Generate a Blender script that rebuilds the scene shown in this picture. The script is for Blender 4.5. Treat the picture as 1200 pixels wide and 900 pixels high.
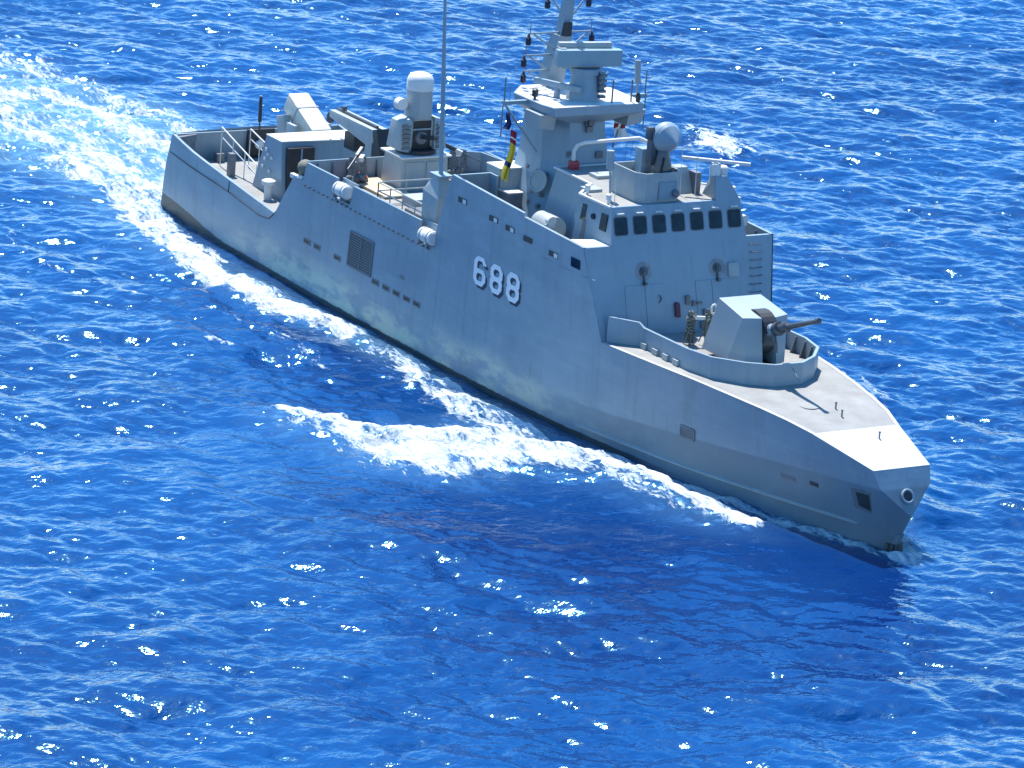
import bpy, bmesh, math, random
import numpy as np
from mathutils import Vector, Matrix
from mathutils.geometry import tessellate_polygon

for o in list(bpy.data.objects):
    bpy.data.objects.remove(o)
random.seed(7)
sc = bpy.context.scene
col = sc.collection
R = math.radians

# ------------------------------------------------------------------ camera
CAM = Vector((183.15996, -97.73559, 52.39131))
RT = Vector((0.51046895, 0.85642592, 0.07717577))
UP = Vector((-0.28081749, 0.08120246, 0.95631987))
FW = Vector((-0.81275026, 0.50984391, -0.28195071))
cd = bpy.data.cameras.new('camera')
cam = bpy.data.objects.new('camera', cd)
col.objects.link(cam)
cam.matrix_world = Matrix(((RT.x, UP.x, -FW.x, CAM.x), (RT.y, UP.y, -FW.y, CAM.y),
                           (RT.z, UP.z, -FW.z, CAM.z), (0, 0, 0, 1)))
cd.sensor_width = 36
cd.lens = 4886.6 / 1200 * 36
cd.clip_start = 1
cd.clip_end = 30000
sc.camera = cam

# ------------------------------------------------------------------ light
SUN = Vector((-1.6, 0.30, 3.4)).normalized()      # towards the sun
el = math.asin(SUN.z)
az = math.atan2(SUN.y, SUN.x)
w = bpy.data.worlds.new('World')
sc.world = w
w.use_nodes = True
nt = w.node_tree
bg = nt.nodes['Background']
sky = nt.nodes.new('ShaderNodeTexSky')
sky.sky_type = 'NISHITA'
sky.sun_disc = False
sky.sun_elevation = el
sky.sun_rotation = math.pi / 2 - az
sky.altitude = 0
sky.air_density = 1.0
sky.dust_density = 0.3
sky.ozone_density = 1.6
hs = nt.nodes.new('ShaderNodeHueSaturation')      # the camera's vivid colour setting
hs.inputs['Saturation'].default_value = 1.42
nt.links.new(sky.outputs[0], hs.inputs['Color'])
nt.links.new(hs.outputs[0], bg.inputs[0])
bg.inputs[1].default_value = 0.15
sd = bpy.data.lights.new('sun', 'SUN')
sd.energy = 4.6
sd.angle = R(0.53)
sd.color = (1.0, 0.965, 0.91)
sun = bpy.data.objects.new('sun', sd)
col.objects.link(sun)
sun.rotation_euler = SUN.to_track_quat('Z', 'Y').to_euler()
sun.location = (0, 0, 120)

sc.view_settings.view_transform = 'Standard'
sc.view_settings.look = 'None'
sc.view_settings.gamma = 1
sc.view_settings.exposure = 0.88
sc.view_settings.use_curve_mapping = False
sc.cycles.max_bounces = 6
sc.cycles.sample_clamp_indirect = 1.5
sc.cycles.blur_glossy = 2.0
sc.cycles.caustics_reflective = False
sc.cycles.caustics_refractive = False
sc.cycles.use_denoising = True
sc.cycles.denoiser = 'OPENIMAGEDENOISE'
sc.cycles.denoising_input_passes = 'RGB_ALBEDO_NORMAL'
sc.cycles.denoising_prefilter = 'ACCURATE'


# ------------------------------------------------------------------ materials
def mat(name, base, rough=0.5, metal=0.0, var=0.10, scale=0.6, spec=0.5, streak=0.0, bump=0.0, bscale=30.0):
    """Painted surface: base colour with cloudy wear, optional vertical run-down streaks, optional fine grain."""
    m = bpy.data.materials.new(name)
    m.use_nodes = True
    n = m.node_tree.nodes
    l = m.node_tree.links
    b = n['Principled BSDF']
    b.inputs['Roughness'].default_value = rough
    b.inputs['Metallic'].default_value = metal
    b.inputs['Specular IOR Level'].default_value = spec
    tc = n.new('ShaderNodeTexCoord')
    nz = n.new('ShaderNodeTexNoise')
    nz.inputs['Scale'].default_value = scale
    nz.inputs['Detail'].default_value = 7
    nz.inputs['Roughness'].default_value = 0.62
    l.new(tc.outputs['Object'], nz.inputs['Vector'])
    rp = n.new('ShaderNodeValToRGB')
    rp.color_ramp.elements[0].position = 0.3
    rp.color_ramp.elements[1].position = 0.72
    d = [max(0, c * (1 - var)) for c in base]
    u = [min(1, c * (1 + var)) for c in base]
    rp.color_ramp.elements[0].color = (*d, 1)
    rp.color_ramp.elements[1].color = (*u, 1)
    l.new(nz.outputs['Fac'], rp.inputs['Fac'])
    out = rp.outputs['Color']
    if streak:
        mp = n.new('ShaderNodeMapping')
        mp.inputs['Scale'].default_value = (2.6, 2.6, 0.16)
        l.new(tc.outputs['Object'], mp.inputs['Vector'])
        n2 = n.new('ShaderNodeTexNoise')
        n2.inputs['Scale'].default_value = 1.3
        n2.inputs['Detail'].default_value = 5
        l.new(mp.outputs[0], n2.inputs['Vector'])
        r2 = n.new('ShaderNodeMapRange')
        r2.inputs['From Min'].default_value = 0.52
        r2.inputs['From Max'].default_value = 0.75
        r2.inputs['To Max'].default_value = streak
        l.new(n2.outputs['Fac'], r2.inputs['Value'])
        mx = n.new('ShaderNodeMix')
        mx.data_type = 'RGBA'
        l.new(r2.outputs[0], mx.inputs['Factor'])
        l.new(out, mx.inputs['A'])
        mx.inputs['B'].default_value = (base[0] * 0.62, base[1] * 0.58, base[2] * 0.52, 1)
        out = mx.outputs['Result']
    l.new(out, b.inputs['Base Color'])
    if bump:
        nb = n.new('ShaderNodeTexNoise')
        nb.inputs['Scale'].default_value = bscale
        nb.inputs['Detail'].default_value = 3
        l.new(tc.outputs['Object'], nb.inputs['Vector'])
        bp = n.new('ShaderNodeBump')
        bp.inputs['Strength'].default_value = bump
        bp.inputs['Distance'].default_value = 0.03
        l.new(nb.outputs['Fac'], bp.inputs['Height'])
        l.new(bp.outputs[0], b.inputs['Normal'])
    return m


M = {}
M['paint'] = mat('grey_paint', (0.225, 0.31, 0.37), 0.42, var=0.06, scale=0.5, streak=0.25, bump=0.12, bscale=2.2)
M['warm'] = mat('warm_grey_paint', (0.32, 0.365, 0.375), 0.5, var=0.10, scale=1.2, streak=0.3)
M['deck'] = mat('nonskid_deck', (0.26, 0.26, 0.245), 0.85, var=0.2, scale=0.7, bump=0.25, bscale=40)
M['bowplate'] = mat('pale_bow_deck_paint', (0.45, 0.455, 0.45), 0.5, var=0.05, scale=0.8)
M['white'] = mat('white_paint', (0.64, 0.635, 0.61), 0.45, var=0.06, scale=2)
M['cream'] = mat('cream_paint', (0.60, 0.555, 0.47), 0.5, var=0.07, scale=1.5, streak=0.15)
M['dark'] = mat('dark_metal', (0.022, 0.024, 0.03), 0.5, var=0.3, scale=3)
M['mid'] = mat('mid_grey_metal', (0.15, 0.16, 0.175), 0.45, var=0.15, scale=3)
M['steel'] = mat('gun_steel', (0.09, 0.10, 0.115), 0.35, metal=0.4, var=0.15, scale=4)
M['glass'] = mat('dark_window_glass', (0.009, 0.018, 0.026), 0.06, var=0.95, scale=2.5, spec=0.4)  # uneven tone painted into the glass imitates reflections in the panes
M['rubber'] = mat('black_rubber', (0.02, 0.02, 0.022), 0.8, var=0.3, scale=5)
M['red'] = mat('red_paint', (0.34, 0.03, 0.05), 0.45, var=0.1, scale=3)
M['orange'] = mat('orange_canvas', (0.75, 0.20, 0.06), 0.8, var=0.15, scale=6)
M['wood'] = mat('bare_plywood', (0.52, 0.41, 0.28), 0.75, var=0.18, scale=3)
M['tan'] = mat('olive_tan_canvas', (0.17, 0.17, 0.13), 0.8, var=0.2, scale=5)
M['rope'] = mat('weathered_rope', (0.15, 0.165, 0.15), 0.9, var=0.35, scale=9)
M['navy'] = mat('navy_shadow_paint', (0.012, 0.018, 0.05), 0.5, var=0.1)
M['numwhite'] = mat('white_number_paint', (0.78, 0.79, 0.80), 0.5, var=0.05, scale=1.5, streak=0.12)
M['lamp'] = mat('dark_violet_lamp_glass', (0.012, 0.010, 0.032), 0.25, var=0.1)
M['fyellow'] = mat('yellow_cloth', (0.78, 0.53, 0.04), 0.8, var=0.08, scale=6)
M['fred'] = mat('red_cloth', (0.36, 0.02, 0.035), 0.8, var=0.08, scale=6)
M['fwhite'] = mat('white_cloth', (0.78, 0.77, 0.75), 0.8, var=0.05, scale=6)
M['fblack'] = mat('black_cloth', (0.015, 0.015, 0.02), 0.8, var=0.1, scale=6)
M['fnavy'] = mat('navy_cloth', (0.02, 0.03, 0.12), 0.8, var=0.1, scale=6)


def hull_material():
    """Grey hull paint: black boot topping at the waterline, salt and scum band above it amidships, run-down streaks."""
    m = bpy.data.materials.new('hull_paint')
    m.use_nodes = True
    n = m.node_tree.nodes
    l = m.node_tree.links
    b = n['Principled BSDF']
    tc = n.new('ShaderNodeTexCoord')
    sp = n.new('ShaderNodeSeparateXYZ')
    l.new(tc.outputs['Object'], sp.inputs[0])

    def noise(scale, det, sx, sy, sz):
        mp = n.new('ShaderNodeMapping')
        mp.inputs['Scale'].default_value = (sx, sy, sz)
        l.new(tc.outputs['Object'], mp.inputs['Vector'])
        z = n.new('ShaderNodeTexNoise')
        z.inputs['Scale'].default_value = scale
        z.inputs['Detail'].default_value = det
        z.inputs['Roughness'].default_value = 0.65
        l.new(mp.outputs[0], z.inputs['Vector'])
        return z.outputs['Fac']

    def mr(v, a, c, lo=0.0, hi=1.0):
        r = n.new('ShaderNodeMapRange')
        r.interpolation_type = 'SMOOTHSTEP'
        r.inputs['From Min'].default_value = a
        r.inputs['From Max'].default_value = c
        r.inputs['To Min'].default_value = lo
        r.inputs['To Max'].default_value = hi
        l.new(v, r.inputs['Value'])
        return r.outputs[0]

    def math_(op, a, c):
        q = n.new('ShaderNodeMath')
        q.operation = op
        for i, v in enumerate((a, c)):
            if isinstance(v, (int, float)):
                q.inputs[i].default_value = v
            else:
                l.new(v, q.inputs[i])
        return q.outputs[0]

    def mix(f, a, c):
        q = n.new('ShaderNodeMix')
        q.data_type = 'RGBA'
        l.new(f, q.inputs['Factor'])
        for k, v in (('A', a), ('B', c)):
            if isinstance(v, tuple):
                q.inputs[k].default_value = (*v, 1)
            else:
                l.new(v, q.inputs[k])
        return q.outputs['Result']
    big = noise(0.35, 6, 1, 1, 1.4)
    c = mix(mr(big, 0.3, 0.7), (0.20, 0.275, 0.33), (0.245, 0.32, 0.375))
    streaks = mr(noise(1.2, 5, 1.8, 1.8, 0.12), 0.48, 0.74, 0, 0.55)
    c = mix(streaks, c, (0.17, 0.215, 0.235))
    fine = mr(noise(0.9, 8, 0.5, 1, 1.6), 0.45, 0.75, 0, 0.36)
    c = mix(fine, c, (0.32, 0.40, 0.42))
    cx = n.new('ShaderNodeCombineXYZ')
    l.new(sp.outputs['X'], cx.inputs[0])
    l.new(sp.outputs['Z'], cx.inputs[1])
    bk = n.new('ShaderNodeTexBrick')
    bk.inputs['Scale'].default_value = 1.0
    bk.inputs['Brick Width'].default_value = 3.1
    bk.inputs['Row Height'].default_value = 1.55
    bk.inputs['Mortar Size'].default_value = 0.012
    bk.inputs['Mortar Smooth'].default_value = 0.4
    bk.inputs['Color1'].default_value = (0.96, 0.96, 0.96, 1)
    bk.inputs['Color2'].default_value = (1.04, 1.04, 1.04, 1)
    bk.inputs['Mortar'].default_value = (0.86, 0.86, 0.86, 1)
    l.new(cx.outputs[0], bk.inputs['Vector'])
    ml = n.new('ShaderNodeMix')
    ml.data_type = 'RGBA'
    ml.blend_type = 'MULTIPLY'
    ml.inputs['Factor'].default_value = 1.0
    l.new(c, ml.inputs['A'])
    l.new(bk.outputs['Color'], ml.inputs['B'])
    c = ml.outputs['Result']
    runs = math_('MULTIPLY', mr(noise(1.9, 3, 1.6, 1.6, 0.05), 0.63, 0.76), mr(noise(0.35, 3, 1, 1, 1), 0.45, 0.62, 0, 0.5))
    c = mix(runs, c, (0.21, 0.17, 0.13))
    # scum and salt band low on the side
    zed = math_('ADD', sp.outputs['Z'], math_('MULTIPLY', math_('SUBTRACT', noise(0.45, 6, 0.6, 1, 1.0), 0.5), 1.5))
    band = math_('MULTIPLY', mr(zed, 2.2, 1.0), math_('MULTIPLY', mr(sp.outputs['X'], 4, 15), mr(sp.outputs['X'], 46, 33)))
    blot = mr(noise(0.55, 7, 0.7, 1, 1.6), 0.42, 0.60)
    c = mix(math_('MULTIPLY', band, math_('MULTIPLY', blot, 0.9)), c, (0.50, 0.54, 0.44))
    c = mix(math_('MULTIPLY', band, mr(noise(1.3, 6, 0.6, 1, 1.4), 0.58, 0.72, 0, 0.4)), c, (0.20, 0.19, 0.14))
    # darker tone on the plating below the bow knuckle
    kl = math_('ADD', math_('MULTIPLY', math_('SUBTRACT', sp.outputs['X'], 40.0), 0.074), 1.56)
    low_bow = math_('MULTIPLY', mr(math_('SUBTRACT', kl, sp.outputs['Z']), -0.02, 0.10), mr(sp.outputs['X'], 36, 44))
    c = mix(math_('MULTIPLY', low_bow, mr(noise(0.6, 5, 1, 1, 1), 0.25, 0.6, 0.55, 0.95)), c, (0.15, 0.20, 0.235))
    # boot topping
    top = math_('ADD', mr(sp.outputs['X'], 1, 8, 0.88, 0.30), math_('MULTIPLY', math_('SUBTRACT', noise(2.0, 4, 1, 1, 1), 0.5), 0.16))
    boot = math_('SUBTRACT', top, sp.outputs['Z'])
    c = mix(math_('MULTIPLY', mr(boot, 0.0, 0.06), mr(sp.outputs['X'], 47, 42)), c, (0.035, 0.045, 0.045))
    l.new(c, b.inputs['Base Color'])
    b.inputs['Roughness'].default_value = 0.40
    bp = n.new('ShaderNodeBump')
    bp.inputs['Strength'].default_value = 0.42
    bp.inputs['Distance'].default_value = 0.04
    l.new(noise(0.9, 2, 0.8, 0.8, 0.8), bp.inputs['Height'])
    l.new(bp.outputs[0], b.inputs['Normal'])
    return m


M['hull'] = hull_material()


# ------------------------------------------------------------------ mesh helpers
def basis(d):
    d = Vector(d).normalized()
    a = Vector((0, 0, 1)) if abs(d.z) < 0.9 else Vector((1, 0, 0))
    u = d.cross(a).normalized()
    v = d.cross(u).normalized()
    return d, u, v


class MB:
    """Collects shapes and links them as one mesh object."""
    def __init__(s):
        s.v = []
        s.f = []
        s.g = []

    def add(s, vs, fs):
        k = len(s.v)
        s.g.append((k, len(s.f)))
        s.v += [Vector(p) for p in vs]
        s.f += [tuple(i + k for i in f) for f in fs]
        return s

    def hexa(s, b, t):
        n = len(b)
        fs = [tuple(range(n))[::-1], tuple(range(n, 2 * n))]
        fs += [(i, (i + 1) % n, n + (i + 1) % n, n + i) for i in range(n)]
        return s.add(list(b) + list(t), fs)

    def box(s, x0, x1, y0, y1, z0, z1, ch=0.0):
        return s.hexa([(x0, y0, z0), (x1, y0, z0), (x1, y1, z0), (x0, y1, z0)],
                      [(x0 + ch, y0 + ch, z1), (x1 - ch, y0 + ch, z1), (x1 - ch, y1 - ch, z1), (x0 + ch, y1 - ch, z1)])

    def frustum(s, p0, z0, p1, z1):
        return s.hexa([(x, y, z0) for x, y in p0], [(x, y, z1) for x, y in p1])

    def obox(s, c, ax, L, W, H, up=(0, 0, 1)):
        c = Vector(c)
        d = Vector(ax).normalized()
        u = Vector(up).cross(d).normalized()
        v = d.cross(u)
        P = lambda a, e, g: c + d * (a * L / 2) + u * (e * W / 2) + v * (g * H / 2)
        return s.hexa([P(-1, -1, -1), P(1, -1, -1), P(1, 1, -1), P(-1, 1, -1)],
                      [P(-1, -1, 1), P(1, -1, 1), P(1, 1, 1), P(-1, 1, 1)])

    def tube(s, a, b, r0, r1=None, n=10):
        r1 = r0 if r1 is None else r1
        a = Vector(a)
        b = Vector(b)
        d, u, v = basis(b - a)
        ring = lambda c, r: [c + u * (r * math.cos(t)) + v * (r * math.sin(t)) for t in [2 * math.pi * i / n for i in range(n)]]
        return s.hexa(ring(a, r0), ring(b, r1))

    def path(s, pts, r, n=8):
        for a, b in zip(pts[:-1], pts[1:]):
            s.tube(a, b, r, r, n)
        for p in pts[1:-1]:
            s.ball(p, r, 6, 8)
        return s

    def lathe(s, o, d, prof, n=20):
        """prof: list of (distance along d, radius)."""
        o = Vector(o)
        d, u, v = basis(d)
        vs = []
        for a, r in prof:
            vs += [o + d * a + u * (r * math.cos(2 * math.pi * i / n)) + v * (r * math.sin(2 * math.pi * i / n)) for i in range(n)]
        fs = []
        for k in range(len(prof) - 1):
            fs += [(k * n + i, k * n + (i + 1) % n, (k + 1) * n + (i + 1) % n, (k + 1) * n + i) for i in range(n)]
        fs += [tuple(range(n))[::-1], tuple(range((len(prof) - 1) * n, len(prof) * n))]
        return s.add(vs, fs)

    def ball(s, c, r, m=8, n=12, sc_=(1, 1, 1)):
        prof = [(-r * math.cos(math.pi * i / m), max(1e-4, r * math.sin(math.pi * i / m))) for i in range(m + 1)]
        k = len(s.v)
        s.lathe((0, 0, 0), (0, 0, 1), prof, n)
        for i in range(k, len(s.v)):
            q = s.v[i]
            s.v[i] = Vector((q.x * sc_[0] + c[0], q.y * sc_[1] + c[1], q.z * sc_[2] + c[2]))
        return s

    def poly(s, pts):
        return s.add(pts, [tuple(range(len(pts)))])

    def wall(s, pts, z0, z1, t, closed=False):
        """upright plating of thickness t along a plan polyline; z0, z1 numbers or lists."""
        P = [Vector((p[0], p[1])) for p in pts]
        n = len(P)
        Z0 = z0 if isinstance(z0, (list, tuple)) else [z0] * n
        Z1 = z1 if isinstance(z1, (list, tuple)) else [z1] * n
        off = []
        for i in range(n):
            if closed:
                a, b = P[i - 1], P[(i + 1) % n]
                e1, e2 = P[i] - a, b - P[i]
            else:
                e1 = P[i] - P[i - 1] if i else P[1] - P[0]
                e2 = P[i + 1] - P[i] if i < n - 1 else P[i] - P[i - 1]
            n1 = Vector((-e1.y, e1.x)).normalized()
            n2 = Vector((-e2.y, e2.x)).normalized()
            m = (n1 + n2).normalized()
            off.append(P[i] + m * (t / max(0.3, m.dot(n1))))
        vs = []
        for i in range(n):
            vs += [(P[i].x, P[i].y, Z0[i]), (P[i].x, P[i].y, Z1[i]), (off[i].x, off[i].y, Z1[i]), (off[i].x, off[i].y, Z0[i])]
        fs = []
        for i in range(n if closed else n - 1):
            a, b = 4 * i, 4 * ((i + 1) % n)
            for k in range(4):
                fs.append((a + k, b + k, b + (k + 1) % 4, a + (k + 1) % 4))
        if not closed:
            fs += [(0, 1, 2, 3), tuple(4 * (n - 1) + k for k in (3, 2, 1, 0))]
        return s.add(vs, fs)

    def build_each(s, name, m, parent=None, n=1, **kw):
        """one object per n shapes added"""
        out = []
        st = s.g[::n] + [(len(s.v), len(s.f))]
        for (v0, f0), (v1, f1) in zip(st[:-1], st[1:]):
            q = MB()
            q.v = s.v[v0:v1]
            q.f = [tuple(i - v0 for i in f) for f in s.f[f0:f1]]
            out.append(q.build(name, m, parent, **kw))
        return out

    def build(s, name, m, parent=None, smooth=35, bevel=0.0, origin=None, label=None):
        me = bpy.data.meshes.new(name)
        o0 = Vector(origin) if origin else Vector((0, 0, 0))
        me.from_pydata([p - o0 for p in s.v], [], s.f)
        bm = bmesh.new()
        bm.from_mesh(me)
        bmesh.ops.recalc_face_normals(bm, faces=bm.faces)
        if bevel:
            ed = [e for e in bm.edges if len(e.link_faces) == 2 and e.calc_face_angle(0) > R(35)]
            bmesh.ops.bevel(bm, geom=ed, offset=bevel, segments=2, profile=0.6, affect='EDGES', clamp_overlap=True)
        bm.to_mesh(me)
        bm.free()
        for p in me.polygons:
            p.use_smooth = True
        me.set_sharp_from_angle(angle=R(smooth))
        me.materials.append(M[m] if isinstance(m, str) else m)
        ob = bpy.data.objects.new(name, me)
        ob.location = o0
        col.objects.link(ob)
        if parent:
            ob.parent = parent
            if origin and parent.type == 'EMPTY':
                ob.location = o0 - parent.location
        if label:
            ob['label'] = label
        return ob


def thing(name, label, cat, loc=(0, 0, 0), group=None):
    o = bpy.data.objects.new(name, None)
    col.objects.link(o)
    o.location = loc
    o.empty_display_size = 0.3
    o['label'] = label
    o['category'] = cat
    if group:
        o['group'] = group
    return o


def tag(o, label, cat, group=None, kind=None):
    if label:
        o['label'] = label
    if cat:
        o['category'] = cat
    if group:
        o['group'] = group
    if kind:
        o['kind'] = kind
    return o


I = np.interp


# ------------------------------------------------------------------ the sea
def build_sea():
    rng = np.random.default_rng(11)
    N, L = 2048, 256.0
    k1 = 2 * np.pi * np.fft.fftfreq(N, L / N)
    kx, ky = np.meshgrid(k1, k1, indexing='ij')
    k = np.hypot(kx, ky)
    k[0, 0] = 1e-6
    wd = np.array([-0.80, 0.60])
    wd /= np.linalg.norm(wd)
    ct = (kx * wd[0] + ky * wd[1]) / k
    kp = 2 * np.pi / 6.5
    S = np.exp(-0.75 * (kp / k) ** 2) / k ** 3.7 * (0.14 + 0.86 * np.abs(ct) ** 2.0)
    S *= np.exp(-(k * 0.055) ** 2)
    S[0, 0] = 0
    S[k < 2 * np.pi / 40] = 0
    h = np.sqrt(S) * (rng.standard_normal((N, N)) + 1j * rng.standard_normal((N, N)))
    H = np.real(np.fft.ifft2(h))
    a = 0.100 / H.std()
    H *= a
    Dx = np.real(np.fft.ifft2(-1j * kx / k * h)) * a
    Dy = np.real(np.fft.ifft2(-1j * ky / k * h)) * a

    def samp(F, x, y):
        u = (x / L * N) % N
        v = (y / L * N) % N
        i = u.astype(int) % N
        j = v.astype(int) % N
        fu = u - np.floor(u)
        fv = v - np.floor(v)
        i1 = (i + 1) % N
        j1 = (j + 1) % N
        return (F[i, j] * (1 - fu) * (1 - fv) + F[i1, j] * fu * (1 - fv) + F[i, j1] * (1 - fu) * fv + F[i1, j1] * fu * fv)

    def axis(lo, hi, s, far):
        c = list(np.arange(lo, hi, s))
        st = s
        x = hi
        up = []
        while x < far:
            up.append(x)
            st *= 1.045
            x += st
        st = s
        x = lo
        dn = []
        while x > -far:
            st *= 1.045
            x -= st
            dn.append(x)
        return np.array(dn[::-1] + c + up)
    A = axis(-62, 104, 0.125, 9000)
    B = axis(-42, 44, 0.125, 9000)
    e1 = np.array([-0.84711881, 0.53140354])
    e2 = np.array([0.53140354, 0.84711881])
    ga, gb = np.meshgrid(A, B, indexing='ij')
    X = 28 + ga * e1[0] + gb * e2[0]
    Y = ga * e1[1] + gb * e2[1]
    da = np.gradient(A)
    db = np.gradient(B)
    stp = np.maximum(da[:, None], db[None, :])
    fade = np.clip(1.25 - stp / 2.0, 0, 1)
    hz = samp(H, X, Y) * fade
    dx = samp(Dx, X, Y) * fade
    dy = samp(Dy, X, Y) * fade

    # ---- wake: foam density field and the bow wave's swell
    def segd(pts):
        """distance to a polyline and the position along it (0..1)"""
        best = np.full(X.shape, 1e9)
        tt = np.zeros(X.shape)
        P = np.array(pts, float)
        ln = np.r_[0, np.cumsum(np.hypot(*(P[1:] - P[:-1]).T))]
        for i in range(len(P) - 1):
            p, q = P[i], P[i + 1]
            d = q - p
            t = np.clip(((X - p[0]) * d[0] + (Y - p[1]) * d[1]) / (d @ d), 0, 1)
            dd = np.hypot(X - p[0] - t * d[0], Y - p[1] - t * d[1])
            m = dd < best
            best = np.where(m, dd, best)
            tt = np.where(m, (ln[i] + t * (ln[i + 1] - ln[i])) / ln[-1], tt)
        return best, tt

    def inside(poly):
        P = np.array(poly, float)
        c = np.zeros(X.shape, bool)
        j = len(P) - 1
        for i in range(len(P)):
            xi, yi = P[i]
            xj, yj = P[j]
            c ^= ((yi > Y) != (yj > Y)) & (X < (xj - xi) * (Y - yi) / (yj - yi + 1e-12) + xi)
            j = i
        return c

    def polyf(poly, soft, gain=1.0):
        d, _ = segd(list(poly) + [poly[0]])
        s = np.where(inside(poly), d, -d)
        return gain * np.clip(0.5 + s / (2 * soft), 0, 1)

    def ribbon(pts, w0, w1, gain):
        d, t = segd(pts)
        ww = w0 + (w1 - w0) * t
        return gain * np.exp(-(d / ww) ** 2)
    foam = np.zeros(X.shape)
    aer = np.zeros(X.shape)

    def mx(f):
        np.maximum(foam, f, out=foam)
    # bow wave that has rolled over, starboard side
    F1 = [(53.4, -4.5), (51.6, -4.1), (48.4, -4.5), (45.7, -5.2), (43.2, -5.4), (38.8, -5.3), (36.6, -6.0), (35.5, -7.3), (35.3, -9.2),
          (35.7, -11.7), (35.0, -13.6), (32.8, -14.4), (32.8, -15.0), (34.0, -15.3), (35.8, -14.5), (38.0, -14.4), (39.8, -14.6),
          (41.4, -13.4), (43.0, -11.9), (43.2, -10.4), (42.7, -9.2), (43.4, -7.7), (44.7, -6.4), (47.2, -5.9), (50.0, -5.5), (52.4, -5.0)]
    F1 = [(x + 1.0 * min(1, (54 - x) / 6), y - 0.75 * min(1, (54 - x) / 6)) for x, y in F1]
    mx(polyf(F1, 1.1, 1.0))
    # foam sliding aft along the side
    mx(polyf([(6.1, -7.6), (9.5, -7.1), (15.1, -6.8), (19.5, -6.3), (22.6, -5.5), (23.6, -5.3), (24.2, -6.6), (21.7, -7.7), (17.8, -8.4),
              (13.1, -8.8), (9.1, -8.7), (5, -8.3), (1, -7.6), (-1.5, -6.0), (1.0, -5.6)], 0.7, 1.12))
    mx(ribbon([(12, -7.6), (6, -7.2), (1, -6.2), (-4, -5.2), (-10, -5.5)], 0.9, 1.5, 0.95))
    mx(polyf([(22.7, -5.6), (26.3, -5.5), (31.2, -5.6), (35.3, -5.5), (39, -5.2), (43, -5.3), (41.5, -7.2), (37, -8.3), (31, -8.2), (25.4, -7.5)], 0.8, 0.80))
    mx(ribbon([(53.2, -4.4), (49.2, -4.9), (44.5, -5.8), (41, -7.4), (39.5, -10.5), (37, -13.2), (33.2, -14.9)], 0.8, 0.9, 1.08))
    mx(ribbon([(52, -4.4), (45, -5.6), (39, -7.0), (33, -7.0), (26, -6.7)], 0.7, 0.9, 0.85))
    # thin foam hugging the bow
    hullw = lambda x: I(x, [40, 42.4, 46.7, 50.4, 53.8, 55.4, 57.2], [4.35, 4.05, 3.38, 2.42, 1.37, 0.82, 0.0])
    for sgn in (-1, 1):
        mx(ribbon([(58.3, sgn * 0.1), (57.0, sgn * 0.7), (55.4, sgn * 1.3), (53.8, sgn * 1.85), (50.4, sgn * 2.9), (46.7, sgn * 3.9), (42.4, sgn * 4.6)], 0.75, 0.5, 1.0))
        ad = ribbon([(57.2, sgn * 0.3), (53.8, sgn * 2.0), (50.4, sgn * 3.2), (46.7, sgn * 4.1), (42.4, sgn * 4.7), (34, sgn * 5.6), (24, sgn * 6.4), (8, sgn * 7.6), (-4, sgn * 6.5)], 0.9, 1.8, 0.35)
        np.maximum(aer, ad, out=aer)
    # port bow wave seen beyond the ship
    mx(polyf([(-10.4, 33.8), (-9.1, 34.7), (-5.8, 35.2), (-2.4, 33.6), (-2.2, 31.5), (-5.8, 31.2)], 1.2, 0.95))
    mx(0.6 * polyf([(48, 5.0), (44, 5.6), (36, 8), (34, 13), (36, 14.5), (41, 12), (44, 7.5)], 0.9, 0.8))
    mx(polyf([(24, 5.6), (8, 7.4), (2, 9), (8, 9.4), (18, 8.2)], 0.9, 0.75))
    # wake astern
    wk = [((0, 0.5), (-12, 1.8), (-16, 1.3), (-20.5, 1.5), (-24.7, 0.0), (-25.5, -4), (-31, -8)),
          ((-0.6, -3.4), (-6, -3.6), (-10.6, -3.8), (-14.6, -4.4), (-21.5, -3.8)),
          ((-3.0, -2.4), (-7.8, -3.0), (-12, -2.4), (-18, -2.0)),
          ((-0.4, 3.6), (-8, 4.6), (-16, 4.2), (-26, 3.2), (-36, 1.5)),
          ((-0.8, -5.0), (3, -6.0), (7.2, -6.9), (10, -6.2))]
    for i, p in enumerate(wk):
        mx(ribbon(p, [1.7, 1.6, 1.2, 1.8, 1.0][i], [2.2, 1.6, 1.5, 2.6, 0.9][i], [0.92, 0.92, 0.78, 0.75, 0.9][i]))
    d, t = segd([(1, 0), (-9, -0.6), (-18, -2.2), (-28, -6.5), (-42, -15), (-70, -36)])
    wkw = 5.6 + 11.0 * t
    prop = np.exp(-(d / wkw) ** 4)
    mx(prop * np.clip(0.70 - 0.22 * t, 0, 1))
    np.maximum(aer, prop * np.clip(1.0 - 0.6 * t, 0, 1), out=aer)
    np.maximum(aer, polyf(F1, 2.0, 0.35), out=aer)
    # stray white caps
    mx(ribbon([(0.8, -13.9), (9.2, -14.9), (14.2, -13.3), (15.5, -12.6)], 0.45, 0.35, 0.52))
    mx(ribbon([(22.1, -12.9), (24.1, -12.1)], 0.35, 0.35, 0.72))
    mx(ribbon([(17, -10.5), (22, -9.8), (27, -9.6)], 0.6, 0.8, 0.50))
    # foam on the steepest crests only
    near = fade > 0.6
    crest = np.clip((hz - 0.42) / 0.18, 0, 1) * near
    mx(crest * 0.36)

    # ---- swell thrown up by the ship
    def ridge(pts, wdt, amp):
        d, t = segd(pts)
        return amp * np.exp(-(d / wdt) ** 2) * np.clip(t * 8, 0, 1) * np.clip((1 - t) * 4, 0, 1)
    pl = [(58.0, -1.0), (53.4, -4.3), (49.2, -5.0), (44, -6.2), (40.5, -9.0), (38.5, -12.5), (35, -15.0), (30, -17.5)]
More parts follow.
